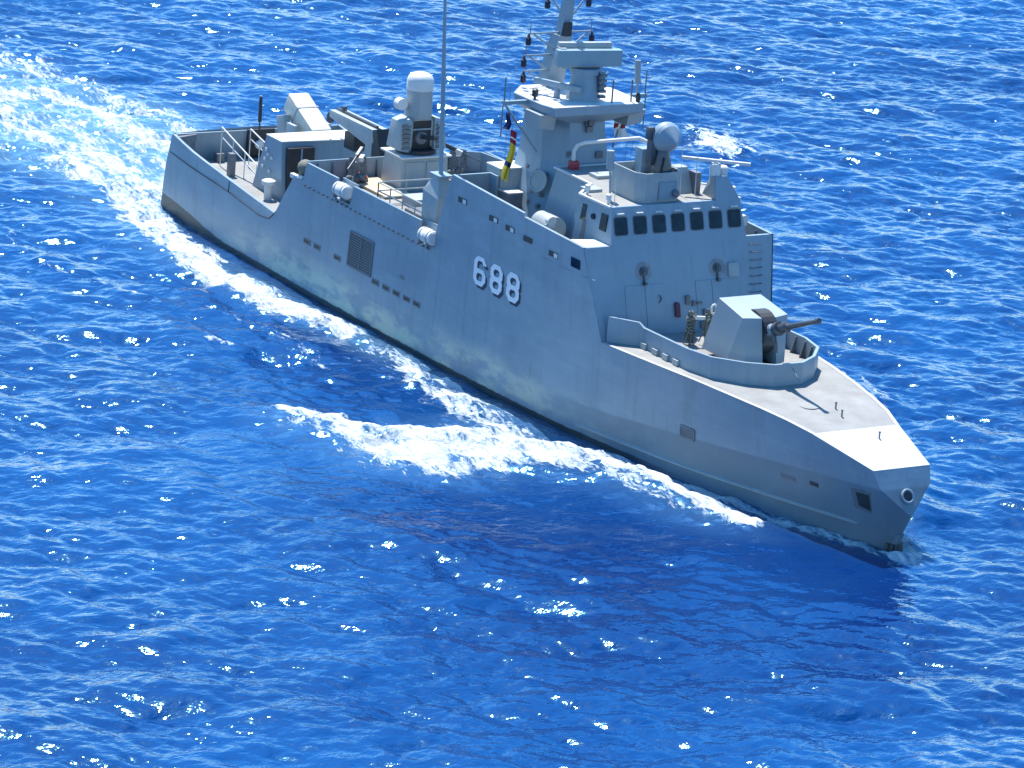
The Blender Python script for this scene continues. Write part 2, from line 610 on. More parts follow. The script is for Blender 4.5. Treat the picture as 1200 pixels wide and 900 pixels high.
    dd, tt_ = segd(pl)
    outer = Y < I(X, [p[0] for p in pl[::-1]], [p[1] for p in pl[::-1]])
    outer &= X > 30
    hz = hz + 0.62 * np.exp(-(dd / np.where(outer, 5.0, 1.3)) ** 2) * np.clip(tt_ * 6, 0.25, 1) * np.clip((1 - tt_) * 2.5, 0, 1)
    hz = hz + ridge([(55.5, -2.0), (53.4, -4.0), (49.2, -5.0), (44, -6.0), (40.5, -8.4), (39.2, -11.5), (37, -14.0), (33, -15.2)], 1.0, 0.2)
    hz = hz + ridge([(60, -12), (52, -17.0), (44, -23), (36, -28)], 3.0, 0.22)
    hz = hz + ridge([(55.5, 2.0), (53.4, 4.0), (49.2, 5.0), (44, 6.0), (40.5, 8.4), (37, 14.0)], 1.25, 0.6)
    hz = hz + ridge([(32, -5.4), (26, -5.6), (20, -6.5), (10, -7.6), (2, -8.5)], 1.0, 0.30)
    # the hull shoulders the water aside: no waves through the plating
    hb = I(X, [-2, 0, 7.5, 22, 32, 37.8, 42.4, 46.7, 50.4, 53.8, 55.4, 57.2, 60], [4.3, 4.6, 5, 5.2, 4.95, 4.67, 4.05, 3.38, 2.42, 1.37, 0.82, 0.0, -2])
    gap = np.clip((np.abs(Y) - hb - 0.1) / 1.6, 0, 1)
    inx = (X > -1.5) & (X < 59)
    damp = np.where(inx, 0.25 + 0.75 * gap, 1.0)
    dl, tl = segd([(58.5, -3.5), (51, -8.5), (45, -14), (38, -19)])
    damp = damp * (1 - 0.6 * np.exp(-(dl / 5.0) ** 2))
    hz = hz * damp
    dx *= damp
    dy *= damp
    # lumpy froth
    rough = np.clip(foam, 0, 1)
    lump = samp(np.roll(H, 300, 0), X * 3.1, Y * 3.1) / 0.100
    hz = hz + fade * rough * 0.08 * lump * (stp < 0.4)
    hz = hz + 0.10 * rough * (stp < 0.5)

    chop = 1.05
    co = np.stack([X + chop * dx, Y + chop * dy, hz], -1).reshape(-1, 3).astype(np.float32)
    na, nb = len(A), len(B)
    idx = np.arange(na * nb, dtype=np.int32).reshape(na, nb)
    q = np.stack([idx[:-1, :-1], idx[1:, :-1], idx[1:, 1:], idx[:-1, 1:]], -1).reshape(-1, 4)
    # orientation up
    e = np.cross(co[q[0, 1]] - co[q[0, 0]], co[q[0, 2]] - co[q[0, 0]])
    if e[2] < 0:
        q = q[:, ::-1]
    me = bpy.data.meshes.new('sea')
    me.vertices.add(len(co))
    me.vertices.foreach_set('co', co.ravel())
    me.loops.add(q.size)
    me.loops.foreach_set('vertex_index', np.ascontiguousarray(q).ravel())
    me.polygons.add(len(q))
    me.polygons.foreach_set('loop_start', np.arange(0, q.size, 4, dtype=np.int32))
    me.polygons.foreach_set('use_smooth', np.ones(len(q), dtype=bool))
    me.update(calc_edges=True)
    for nm, f in (('foam', foam), ('aerated', aer)):
        at = me.attributes.new(nm, 'FLOAT', 'POINT')
        at.data.foreach_set('value', f.ravel().astype(np.float32))
    ob = bpy.data.objects.new('sea', me)
    col.objects.link(ob)
    ob['kind'] = 'structure'
    me.materials.append(sea_material())
    return ob


def sea_material():
    m = bpy.data.materials.new('sea_water')
    m.use_nodes = True
    n = m.node_tree.nodes
    l = m.node_tree.links
    b = n['Principled BSDF']
    out = n['Material Output']
    tc = n.new('ShaderNodeTexCoord')

    def noise(scale, det, rot=0.0, sx=1, sy=1, rough=0.6, dist=0.0):
        mp = n.new('ShaderNodeMapping')
        mp.inputs['Rotation'].default_value = (0, 0, rot)
        mp.inputs['Scale'].default_value = (sx, sy, 1)
        l.new(tc.outputs['Object'], mp.inputs['Vector'])
        z = n.new('ShaderNodeTexNoise')
        z.inputs['Scale'].default_value = scale
        z.inputs['Detail'].default_value = det
        z.inputs['Roughness'].default_value = rough
        z.inputs['Distortion'].default_value = dist
        l.new(mp.outputs[0], z.inputs['Vector'])
        return z.outputs['Fac']

    def mth(op, a, c):
        q = n.new('ShaderNodeMath')
        q.operation = op
        for i, v in enumerate((a, c)):
            if isinstance(v, (int, float)):
                q.inputs[i].default_value = v
            else:
                l.new(v, q.inputs[i])
        return q.outputs[0]

    def mr(v, a, c, lo=0.0, hi=1.0, smooth=True):
        r = n.new('ShaderNodeMapRange')
        r.interpolation_type = 'SMOOTHSTEP' if smooth else 'LINEAR'
        for kx, vv in (('From Min', a), ('From Max', c), ('To Min', lo), ('To Max', hi)):
            r.inputs[kx].default_value = vv
        l.new(v, r.inputs['Value'])
        return r.outputs[0]

    def mix(f, a, c):
        q = n.new('ShaderNodeMix')
        q.data_type = 'RGBA'
        l.new(f, q.inputs['Factor'])
        for kx, v in (('A', a), ('B', c)):
            if isinstance(v, tuple):
                q.inputs[kx].default_value = (*v, 1)
            else:
                l.new(v, q.inputs[kx])
        return q.outputs['Result']
    fo = n.new('ShaderNodeAttribute')
    fo.attribute_name = 'foam'
    ae = n.new('ShaderNodeAttribute')
    ae.attribute_name = 'aerated'
    # water body: light coming back up out of the deep
    patch = noise(0.035, 5)
    c = mix(mr(patch, 0.35, 0.65), (0.0007, 0.010, 0.085), (0.0014, 0.034, 0.150))
    an = mth('MULTIPLY', ae.outputs['Fac'], mr(noise(0.28, 6, 0, 0.5, 1.2), 0.3, 0.65, 0.55, 1.0))
    c = mix(an, c, (0.15, 0.31, 0.41))
    l.new(c, b.inputs['Base Color'])
    b.inputs['Roughness'].default_value = 0.07
    b.inputs['IOR'].default_value = 2.35
    b.inputs['Specular Tint'].default_value = (0.27, 0.80, 1.0, 1)
    # ripples
    w1 = noise(2.0, 3, R(-33), 1.0, 0.55, 0.5, 0.3)
    w2 = noise(6.0, 2, R(-20), 1.0, 0.6, 0.5, 0.3)
    hsum = mth('ADD', mth('MULTIPLY', w1, 0.075), mth('MULTIPLY', w2, 0.016))
    bp = n.new('ShaderNodeBump')
    bp.inputs['Strength'].default_value = 1.0
    bp.inputs['Distance'].default_value = 1.0
    l.new(hsum, bp.inputs['Height'])
    l.new(bp.outputs[0], b.inputs['Normal'])
    # foam
    f1 = noise(0.55, 8, 0, 0.6, 1.5, 0.68, 0.8)
    f2 = noise(2.6, 6, 0, 0.55, 1.5, 0.7, 0.6)
    fn = mth('ADD', mth('MULTIPLY', f1, 0.52), mth('MULTIPLY', f2, 0.48))
    th = mth('SUBTRACT', mth('ADD', fo.outputs['Fac'], mth('MULTIPLY', mth('SUBTRACT', fn, 0.5), 3.7)), 0.60)
    fm = mth('MULTIPLY', mr(th, 0.0, 0.22), mr(fo.outputs['Fac'], 0.08, 0.3))
    fb = n.new('ShaderNodeBsdfPrincipled')
    fb.inputs['Roughness'].default_value = 0.85
    fb.inputs['Specular IOR Level'].default_value = 0.2
    fcol = mix(mr(th, 0.02, 0.6), (0.30, 0.42, 0.52), (0.80, 0.82, 0.82))
    l.new(fcol, fb.inputs['Base Color'])
    b2 = n.new('ShaderNodeBump')
    b2.inputs['Strength'].default_value = 0.9
    b2.inputs['Distance'].default_value = 0.35
    l.new(noise(3.0, 8, 0, 0.7, 1.3, 0.7), b2.inputs['Height'])
    l.new(b2.outputs[0], fb.inputs['Normal'])
    ms = n.new('ShaderNodeMixShader')
    l.new(fm, ms.inputs[0])
    l.new(b.outputs[0], ms.inputs[1])
    l.new(fb.outputs[0], ms.inputs[2])
    l.new(ms.outputs[0], out.inputs['Surface'])
    return m


build_sea()

# ------------------------------------------------------------------ the ship
ship = thing('warship', 'grey warship with number 688 on its side and a faceted foredeck gun', 'warship')

STN = [0, 1.0, 2, 3.5, 5, 7.5, 10, 12.6, 14.3, 15.2, 18, 21, 24, 27.45, 28.85, 31, 33, 34.95, 35.05, 37, 38.5, 39.9, 41.15, 42, 43, 44, 45, 46, 47, 48,
       49, 50, 51, 52.4, 53.7, 54.5, 55.3, 56.2, 57]


def wl_y(x):
    return I(x, [0, 3, 7.5, 15, 22.8, 28, 32.4, 37.8, 42.4, 44.6, 46.7, 48.6, 50.4, 52.1, 53.8, 55.4, 57],
             [4.56, 4.8, 4.97, 5.09, 5.12, 5.04, 4.9, 4.62, 4.05, 3.74, 3.38, 2.92, 2.42, 1.92, 1.37, .82, 0.02])


def kn(x):
    z = I(x, [0, 40, 47, 51.6, 55.6, 57.0], [1.5, 1.6, 1.9, 2.2, 2.68, 2.9])
    y = I(x, [0, 3, 7.5, 15, 22.8, 28, 34, 38, 42.4, 46, 48, 51.6, 55.6, 57.0], [4.70, 4.88, 5.0, 5.1, 5.12, 5.05, 4.9, 4.67, 4.13, 3.5, 3.13, 2.32, 1.52, 1.25])
    return y, z


def top(x):
    z = I(x, [0, 12.6, 14.3, 15.2, 27.45, 28.85, 34.95, 35.05, 39.9, 41.15, 47, 49, 51, 52.4, 53.7, 57],
          [4.17, 2.98, 5.25, 5.25, 5.22, 8.92, 8.72, 8.56, 8.45, 4.6, 4.6, 4.55, 4.47, 4.37, 4.17, 3.55])
    y = I(x, [0, 3, 7.5, 28, 39.9, 41.15, 43, 45, 47, 49, 51, 52.4, 53.7, 57],
          [4.76, 4.88, 4.92, 4.92, 4.87, 4.37, 4.13, 3.85, 3.55, 3.22, 2.83, 2.53, 2.15, 1.39])
    return y, z


def mid(x):
    if x < 41:
        return I(x, [0, 3, 7.5, 15, 28, 34, 37, 39.9], [4.78, 4.9, 4.99, 5.05, 5.0, 4.92, 4.78, 4.50]), I(x, [0, 12.6, 14, 39.9], [2.6, 2.5, 3.2, 3.6])
    a, b = kn(x)
    c, d = top(x)
    return (a + c) / 2, (b + d) / 2


def rake(x, z):
    return x + (-0.15 + 0.31 * z) * max(0.0, 1 - x / 4.0)


def hull_pt(x, row, s):
    if row == 0:
        return (min(x, 56.0), 0.0, -1.5) if x < 50 else (x - (x - 50) / 7.0, 0.0, -1.5)
    if row == 1:
        return (x, s * wl_y(x) * 0.93, -0.7)
    if row == 2:
        return (rake(x, 0), s * wl_y(x), 0.0)
    y, z = (kn, mid, top)[row - 3](x)
    if x >= 57 and row < 5:
        return (57.0 + (3.55 - z) * 0.51, s * y, z)
    return (rake(x, z), s * y, z)


def side_y(x, z):
    """half breadth of the outer side at height z"""
    p = [(0.0, wl_y(x)), kn(x)[::-1], mid(x)[::-1], top(x)[::-1]]
    return float(I(z, [q[0] for q in p], [q[1] for q in p]))


hb = MB()
for s in (-1, 1):
    vs = []
    for x in STN:
        vs += [hull_pt(x, r, s) for r in range(6)]
    fs = []
    for i in range(len(STN) - 1):
        for r in range(5):
            a = i * 6 + r
            q = (a, a + 6, a + 7, a + 1)
            fs.append(q if s < 0 else q[::-1])
    hb.add(vs, fs)
# transom, bullnose facet and stem
tr = [hull_pt(0, r, -1) for r in range(6)] + [(1.16 + 0.02, y, 4.17 + 0.15 * (1 - (y / 4.76) ** 2)) for y in (-3.2, -1.6, 0, 1.6, 3.2)] + [hull_pt(0, r, 1) for r in range(5, 0, -1)]
hb.poly(tr)
VX = (57.9, 0.0, 1.80)
kS, kP = hull_pt(57, 3, -1), hull_pt(57, 3, 1)
tS, tP = hull_pt(57, 5, -1), hull_pt(57, 5, 1)
mS, mP = hull_pt(57, 4, -1), hull_pt(57, 4, 1)
hb.poly([tS, mS, kS, VX, kP, mP, tP])
WE = (57.0, 0.0, 0.0)
BE = (56.9, 0.0, -0.7)
KE = (56.0, 0.0, -1.5)
for k_, w_, b_ in ((kS, hull_pt(57, 2, -1), hull_pt(57, 1, -1)), (kP, hull_pt(57, 2, 1), hull_pt(57, 1, 1))):
    hb.poly([k_, w_, VX])
hb.poly([hull_pt(57, 2, -1), hull_pt(57, 2, 1), VX])
hb.poly([hull_pt(57, 1, -1), hull_pt(57, 1, 1), hull_pt(57, 2, 1), hull_pt(57, 2, -1)])
# inner faces and capping of the bulwarks
T = 0.15
for s in (-1, 1):
    vs, xs = [], [x for x in STN if x <= 39.9]
    for x in xs:
        y, z = top(x)
        fz = 2.7 if x < 13 else (5.0 if x < 28 else 7.1)
        fz = min(fz, z - 0.03)
        X_ = rake(x, z) + (T if x == 0 else 0)
        vs += [(rake(x, z), s * y, z), (X_, s * (y - T), z), (X_ - (0.3 if x == 0 else 0), s * (y - T), fz)]
    fs = []
    for i in range(len(xs) - 1):
        fs += [(3 * i, 3 * i + 3, 3 * i + 4, 3 * i + 1), (3 * i + 1, 3 * i + 4, 3 * i + 5, 3 * i + 2)]
    hb.add(vs, fs)
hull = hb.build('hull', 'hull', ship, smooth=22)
hull_bm = bmesh.new()
hull_bm.from_mesh(hull.data)
bmesh.ops.remove_doubles(hull_bm, verts=hull_bm.verts, dist=0.002)
bmesh.ops.recalc_face_normals(hull_bm, faces=hull_bm.faces)
hull_bm.to_mesh(hull.data)
hull_bm.free()
hull.data.set_sharp_from_angle(angle=R(13))

# inner skin of the stern bulwark
MB().hexa([(1.0, -4.6, 2.7), (1.0, 4.6, 2.7), (1.12, 4.6, 2.7), (1.12, -4.6, 2.7)],
          [(1.2, -4.6, 4.18), (1.2, 4.6, 4.18), (1.36, 4.6, 4.18), (1.36, -4.6, 4.18)]).build('stern_bulwark', 'paint', ship)
b = MB()
b.hexa([(1.0, -4.6, 2.7), (2.0, -4.6, 2.7), (2.0, -4.0, 2.7), (1.0, -4.0, 2.7)], [(1.36, -4.6, 4.1), (1.7, -4.6, 4.1), (1.5, -3.6, 4.15), (1.36, -3.5, 4.15)])
b.build('corner_gusset', 'mid', ship)


def deck_sheet(name, m, xs, z, inset=0.1, parent=ship, yfun=None):
    L = [(x, -(yfun(x) if yfun else top(x)[0] - inset), z(x) if callable(z) else z) for x in xs]
    P = [(x, -y, q) for x, y, q in L]
    d = MB()
    n = len(xs)
    d.add(L + P, [(i, i + 1, n + i + 1, n + i) for i in range(n - 1)])
    return d.build(name, m, parent)


deck_sheet('stern_deck', 'deck', [1.0, 3, 7.5, 12, 14.6], 2.75)
deck_sheet('well_deck', 'deck', [14.6, 18, 24, 28.8], 5.2)
deck_sheet('bridge_deck', 'deck', [28.8, 34, 39.9], 7.2)
deck_sheet('foredeck', 'deck', [40.6, 41.15, 42, 43, 44, 45, 46, 47, 48, 49, 50, 51, 52.4, 53.7], lambda x: float(top(max(x, 41.15))[1]) - 0.002, yfun=lambda x: float(top(max(x, 41.2))[0]) - 0.06)
deck_sheet('bow_plate', 'bowplate', [53.7, 54.5, 55.3, 56.2, 57], lambda x: float(top(x)[1]) + 0.004, inset=0.0)
for s in (-1, 1):     # bright waterway strip along the deck edge
    b = MB()
    xs = [x for x in STN if 41.15 <= x <= 53.7]
    vs = []
    for x in xs:
        y, z = top(x)
        vs += [(x, s * (y + 0.01), z + 0.012), (x, s * (y - 0.16), z + 0.012)]
    b.add(vs, [(2 * i, 2 * i + 2, 2 * i + 3, 2 * i + 1) for i in range(len(xs) - 1)])
    b.build('deck_edge', 'bowplate', ship)
# bulkheads between the deck levels
MB().box(14.45, 14.6, -4.8, 4.8, 2.75, 5.2).box(28.75, 28.9, -4.8, 4.8, 5.2, 7.2).build_each('bulkhead', 'paint', ship)

# --- hull fittings
def on_side(name, x0, x1, z0, z1, m, proud=0.012, thick=0.05, parent=hull, s=-1, skew=0.0):
    d = MB()
    P = []
    for dx, zz in ((x0, z0), (x1, z0), (x1, z1), (x0, z1)):
        P.append((dx + skew * (zz - z0), zz))
    d.hexa([(x, s * (side_y(x, z) - thick), z) for x, z in P], [(x, s * (side_y(x, z) + proud), z) for x, z in P])
    return d.build(name, m, parent)


def slats(x0, x1, z0, z1, nz, nx, m='mid', s=-1, parent=None):
    d = MB()
    for i in range(nz):
        z = z0 + (z1 - z0) * (i + 0.5) / nz
        h = (z1 - z0) / nz * 0.28
        d.hexa([(x0, s * (side_y(x0, z) - .02), z - h), (x1, s * (side_y(x1, z) - .02), z - h), (x1, s * (side_y(x1, z) + .03), z - h), (x0, s * (side_y(x0, z) + .03), z - h)],
               [(x0, s * (side_y(x0, z) - .02), z + h), (x1, s * (side_y(x1, z) - .02), z + h), (x1, s * (side_y(x1, z) + .03), z + h), (x0, s * (side_y(x0, z) + .03), z + h)])
    for i in range(nx + 1):
        x = x0 + (x1 - x0) * i / nx
        d.hexa([(x - .04, s * (side_y(x, z0) - .02), z0), (x + .04, s * (side_y(x, z0) - .02), z0), (x + .04, s * (side_y(x, z0) + .045), z0), (x - .04, s * (side_y(x, z0) + .045), z0)],
               [(x - .04, s * (side_y(x, z1) - .02), z1), (x + .04, s * (side_y(x, z1) - .02), z1), (x + .04, s * (side_y(x, z1) + .045), z1), (x - .04, s * (side_y(x, z1) + .045), z1)])
    for zz in (z0, z1):
        d.hexa([(x0, s * (side_y(x0, zz) - .02), zz - .04), (x1, s * (side_y(x1, zz) - .02), zz - .04), (x1, s * (side_y(x1, zz) + .045), zz - .04), (x0, s * (side_y(x0, zz) + .045), zz - .04)],
               [(x0, s * (side_y(x0, zz) - .02), zz + .04), (x1, s * (side_y(x1, zz) - .02), zz + .04), (x1, s * (side_y(x1, zz) + .045), zz + .04), (x0, s * (side_y(x0, zz) + .045), zz + .04)])
    return d.build('louvre', m, parent or hull)


on_side('intake_recess', 20.25, 22.45, 2.5, 4.1, 'dark', 0.006)
slats(20.25, 22.45, 2.5, 4.1, 14, 2, m=mat('intake_mesh', (0.13, 0.145, 0.165), 0.5))
on_side('bow_vent', 46.35, 47.15, 1.98, 2.42, 'mid', 0.012)
slats(46.35, 47.15, 1.98, 2.42, 6, 1, m='mid')
for x in (16.25, 17.25, 19.25, 22.95, 23.95, 24.9, 25.85, 26.75):
    z = 2.55 if x < 20 else 2.37
    on_side('scupper', x - 0.33, x + 0.33, z - 0.13, z + 0.13, 'mid', 0.02)
    on_side('scupper', x - 0.24, x + 0.24, z - 0.07, z + 0.07, 'dark', 0.026)
on_side('scupper', 25.05, 25.4, 3.15, 3.3, 'mid', 0.02)
on_side('mooring_slot', 51.95, 52.75, 1.80, 1.98, 'mid', 0.02)
on_side('mooring_slot', 53.5, 53.95, 1.93, 2.1, 'dark', 0.02)
# seams and rubbing strakes
b = MB()
for (xa, za, xb, zb) in ((0.3, 3.22, 7.8, 2.86), (7.8, 2.86, 11.2, 2.55), (11.2, 2.55, 12.2, 2.62), (12.2, 2.62, 12.75, 3.1)):
    n_ = 6
    for i in range(n_):
        x0, x1 = xa + (xb - xa) * i / n_, xa + (xb - xa) * (i + 1) / n_
        z0, z1 = za + (zb - za) * i / n_, za + (zb - za) * (i + 1) / n_
        b.tube((rake(x0, z0), -side_y(x0, z0) - 0.0, z0), (rake(x1, z1), -side_y(x1, z1), z1), 0.035, n=6)
b.tube((7.85, -side_y(7.85, 2.86), 2.86), (7.85, -side_y(7.85, 3.35), 3.38), 0.03, n=6)
b.build('shell_door_seam', 'dark', hull)
for s in (-1, 1):
    b = MB()
    pts = [(x, z) for x, z in zip(np.linspace(40, 55.8, 17), np.linspace(0.62, 0.95, 17))]
    for (x0, z0), (x1, z1) in zip(pts[:-1], pts[1:]):
        P = lambda x, z, o: (x, s * (side_y(x, z) + o), z)
        b.hexa([P(x0, z0 - .07, -.03), P(x1, z1 - .07, -.03), P(x1, z1 + .07, -.03), P(x0, z0 + .07, -.03)],
               [P(x0, z0 - .05, .13), P(x1, z1 - .05, .13), P(x1, z1 + .01, .13), P(x0, z0 + .01, .13)])
    b.build('spray_rail', 'warm', hull)
# ledge where the upper side begins to lean
b = MB()
for x0 in np.arange(36.6, 40.2, 0.4):
    x1 = x0 + 0.4
    b.hexa([(x0, -side_y(x0, 7.2) + .03, 7.17), (x1, -side_y(x1, 7.2) + .03, 7.17), (x1, -side_y(x1, 7.2) - .025, 7.17), (x0, -side_y(x0, 7.2) - .025, 7.17)],
           [(x0, -side_y(x0, 7.2) + .03, 7.2), (x1, -side_y(x1, 7.2) + .03, 7.2), (x1, -side_y(x1, 7.2) - .025, 7.2), (x0, -side_y(x0, 7.2) - .025, 7.2)])
b.build('side_ledge', 'paint', hull)
# bulwark slots as flat panels: dark for shade inside, white for light showing through
for x in (29.9, 32.6, 34.0, 35.5, 37.6):
    z = I(x, [29.9, 37.6], [7.98, 7.55])
    on_side('bulwark_slot', x - 0.36, x + 0.36, z - 0.12, z + 0.12, 'dark', 0.03)
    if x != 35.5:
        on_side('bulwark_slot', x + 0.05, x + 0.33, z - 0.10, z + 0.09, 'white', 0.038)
w_ = on_side('side_window', 39.0, 39.72, 7.42, 7.84, 'glass', 0.04)
# anchor pocket and towing ring on the bow
def flat_on(name, pts, m, parent=hull, t=0.03, proud=0.03, s=-1):
    P = [Vector(p) for p in pts]
    nrm = (P[1] - P[0]).cross(P[2] - P[0]).normalized()
    if nrm.x < 0:
        nrm = -nrm
    if s * nrm.y < 0:
        nrm = -nrm
    d = MB().hexa([p - nrm * t for p in P], [p + nrm * proud for p in P])
    return d.build(name, m, parent)


for s in (-1, 1):
    def bp_(u, v):       # a patch between the waterline and the knuckle, near the stem
        a = Vector(hull_pt(55.0 + 2.0 * u, 2, s))
        c = Vector(hull_pt(55.0 + 2.0 * u, 3, s))
        return a.lerp(c, v)
    flat_on('anchor_pocket', [bp_(0.38, 0.62), bp_(0.80, 0.56), bp_(0.86, 0.90), bp_(0.36, 0.91)], 'mid', t=0.12, proud=0.06, s=s)
    flat_on('anchor_pocket', [bp_(0.50, 0.66), bp_(0.77, 0.61), bp_(0.81, 0.86), bp_(0.48, 0.87)], 'dark', t=0.10, proud=0.075, s=s)
fn = (Vector(tS) - Vector(VX)).cross(Vector(tP) - Vector(VX)).normalized()
if fn.x < 0:
    fn = -fn
fc = Vector((57.53, 0, 2.52))
ring = MB()
d_, u_, v_ = basis(fn)
rr = 0.26
pts = [fc + fn * 0.05 + u_ * rr * math.cos(t) + v_ * rr * math.sin(t) for t in np.linspace(0, 2 * math.pi, 21)]
ring.path(pts, 0.055, 8)
ring.build('towing_fairlead', 'paint', hull)
MB().lathe(fc + fn * 0.01, fn, [(-0.03, 0.23), (0.025, 0.22)], 20).build('fairlead_hole', 'dark', hull)
# ribbed fender block at the foot of the stem
b = MB()
for i in range(7):
    a = (i - 3) / 3.0
    x = 57.35 - 0.35 * a * a
    b.tube((x, 0.34 * a, -0.35), (x + 0.02, 0.34 * a, 0.42), 0.085, 0.07, 8)
b.ball((56.95, 0, 0.1), 0.42, 8, 14, (0.8, 0.8, 1.0))
b.build('stem_fender', mat('weedy_stem_casting', (0.06, 0.075, 0.075), 0.6, var=0.4, scale=6), hull)
b = MB()
b.hexa([(55.6, -0.55, 0), (57.1, -0.12, 0), (57.1, 0.12, 0), (55.6, 0.55, 0)], [(55.9, -0.75, 0.9), (57.5, -0.1, 0.9), (57.5, 0.1, 0.9), (55.9, 0.75, 0.9)])
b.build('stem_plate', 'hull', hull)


# --- the number on the side
def glyph(ch):
    """octagonal stencil-cut figure in a 1 x 1.25 box: outline and holes"""
    W_, H_, c, t = 1.02, 1.30, 0.25, 0.265
    if ch == '8':
        k = 0.10
        outer = [(c, 0), (W_ - c, 0), (W_, c), (W_, H_ / 2 - k), (W_ - .07, H_ / 2), (W_, H_ / 2 + k), (W_, H_ - c), (W_ - c, H_), (c, H_), (0, H_ - c), (0, H_ / 2 + k), (.07, H_ / 2), (0, H_ / 2 - k), (0, c)]
        def hole(z0, z1):
            e = 0.11
            x0, x1 = t, W_ - t
            return [(x0 + e, z0), (x1 - e, z0), (x1, z0 + e), (x1, z1 - e), (x1 - e, z1), (x0 + e, z1), (x0, z1 - e), (x0, z0 + e)]
        return outer, [hole(0.22, 0.54), hole(0.76, 1.08)]
    outer = [(c, 0), (W_ - c, 0), (W_, c), (W_, 0.54), (W_ - c * .8, 0.75), (t, 0.75), (t, H_ - c - .04), (t + .11, H_ - .2), (W_ - t - .11, H_ - .2), (W_ - t, H_ - .33),
             (W_, H_ - .33), (W_, H_ - c), (W_ - c, H_), (c, H_), (0, H_ - c), (0, c)]
    e, x0, x1, z0, z1 = 0.1, t, W_ - t, 0.2, 0.55
    return outer, [[(x0 + e, z0), (x1 - e, z0), (x1, z0 + e), (x1, z1 - e), (x1 - e, z1), (x0 + e, z1), (x0, z1 - e), (x0, z0 + e)]]


def figure(ch, x0, z0, m, proud, name, label=None):
    outer, holes = glyph(ch)
    loops = [[Vector((p[0], p[1], 0)) for p in lp] for lp in [outer] + holes]
    tri = tessellate_polygon(loops)
    flat = [p for lp in loops for p in lp]
    d = MB()
    d.add([(x0 + p.x, -side_y(x0 + p.x, z0 + p.y) - proud, z0 + p.y) for p in flat], [tuple(t) for t in tri])
    return d.build(name, m, hull, label=label)


for i, ch in enumerate('688'):
    figure(ch, 31.33 + 1.39 * i + 0.15, 4.50, 'navy', 0.012, 'digit_shadow')
    figure(ch, 31.33 + 1.39 * i, 4.62, 'numwhite', 0.020, 'digit', 'white octagonal figure %s with a navy drop shadow' % ch)

# --- superstructure -------------------------------------------------
FX = lambda z: 41.1 + 0.31 * (4.5 - z)          # the big sloping front plate
front = MB()
prof = [(-4.36, 4.58), (4.36, 4.58), (4.83, 8.42), (3.46, 8.42), (3.28, 9.95), (2.72, 10.95), (2.12, 10.95), (2.05, 9.98), (-3.28, 9.98), (-3.46, 8.42), (-4.83, 8.42)]
k = 0.16
front.hexa([(FX(z) - k, y, z) for y, z in prof], [(FX(z), y, z) for y, z in prof])
front = front.build('front_plate', 'paint', ship, smooth=20)
# bridge house behind it
roof = [(39.34, -3.26), (37.0, -3.32), (35.6, -1.9), (32.6, -1.85), (32.6, 1.85), (35.6, 1.9), (37.0, 3.32), (39.34, 3.26)]
foot = [(39.9, -3.56), (36.8, -3.62), (35.3, -2.35), (32.2, -2.3), (32.2, 2.3), (35.3, 2.35), (36.8, 3.62), (39.9, 3.56)]
foot = [(min(x, FX(7.2) - .05), y) for x, y in foot]
br = MB()
br.frustum(foot, 7.2, roof, 9.96)
bridge = br.build('bridge_house', 'paint', ship, smooth=20)
MB().frustum([(x * 0.985 + 0.55, y * 0.97) for x, y in roof], 9.955, [(x * 0.985 + 0.55, y * 0.97) for x, y in roof], 9.975).build('bridge_roof', M['deck'], ship)
b = MB()
b.wall([(x, y) for x, y in roof], 9.94, 10.02, 0.12)
b.build('roof_rim', 'white', ship)


def front_panel(name, y0, y1, z0, z1, m, r=0.09, proud=0.01, t=0.05, parent=front):
    pts = []
    for cx, cz, a0 in ((y1 - r, z0 + r, -90), (y1 - r, z1 - r, 0), (y0 + r, z1 - r, 90), (y0 + r, z0 + r, 180)):
        for a in (0, 30, 60, 90):
            pts.append((cx + r * math.cos(R(a0 + a)), cz + r * math.sin(R(a0 + a))))
    d = MB()
    d.hexa([(FX(z) - t, y, z) for y, z in pts], [(FX(z) + proud, y, z) for y, z in pts])
    return d.build(name, m, parent)


for i in range(7):
    y = -2.90 + 0.966 * i
    wf = front_panel('window', y - 0.365, y + 0.365, 8.80, 9.60, 'mid', 0.12, 0.012)
    wp = front_panel('window_pane', y - 0.325, y + 0.325, 8.84, 9.56, 'glass', 0.10, 0.020)
    MB().box(FX(9.7) - .05, FX(9.7) + 0.10, y - 0.17, y + 0.17, 9.68, 9.73).build('wiper_motor', 'white', front)
# side windows and door of the bridge
def side_patch(name, x0, x1, z0, z1, m, s=-1, proud=0.015, parent=bridge):
    Y_ = lambda z: 3.60 + (3.30 - 3.60) * (z - 7.2) / (9.96 - 7.2)
    d = MB()
    P = [(x0, z0), (x1, z0), (x1, z1), (x0, z1)]
    d.hexa([(x, s * (Y_(z) - .05), z) for x, z in P], [(x, s * (Y_(z) + proud), z) for x, z in P])
    return d.build(name, m, parent)


for s in (-1, 1):
    side_patch('window', 38.75, 39.25, 8.88, 9.6, 'glass', s)
    side_patch('window', 37.15, 37.6, 8.95, 9.65, 'glass', s)
    side_patch('door', 37.05, 37.75, 7.3, 9.0, 'mid', s, 0.010)
    MB().tube((38.2, s * 3.36, 9.3), (38.2, s * 3.45, 9.3), 0.13, n=14).build('porthole', 'glass', bridge)
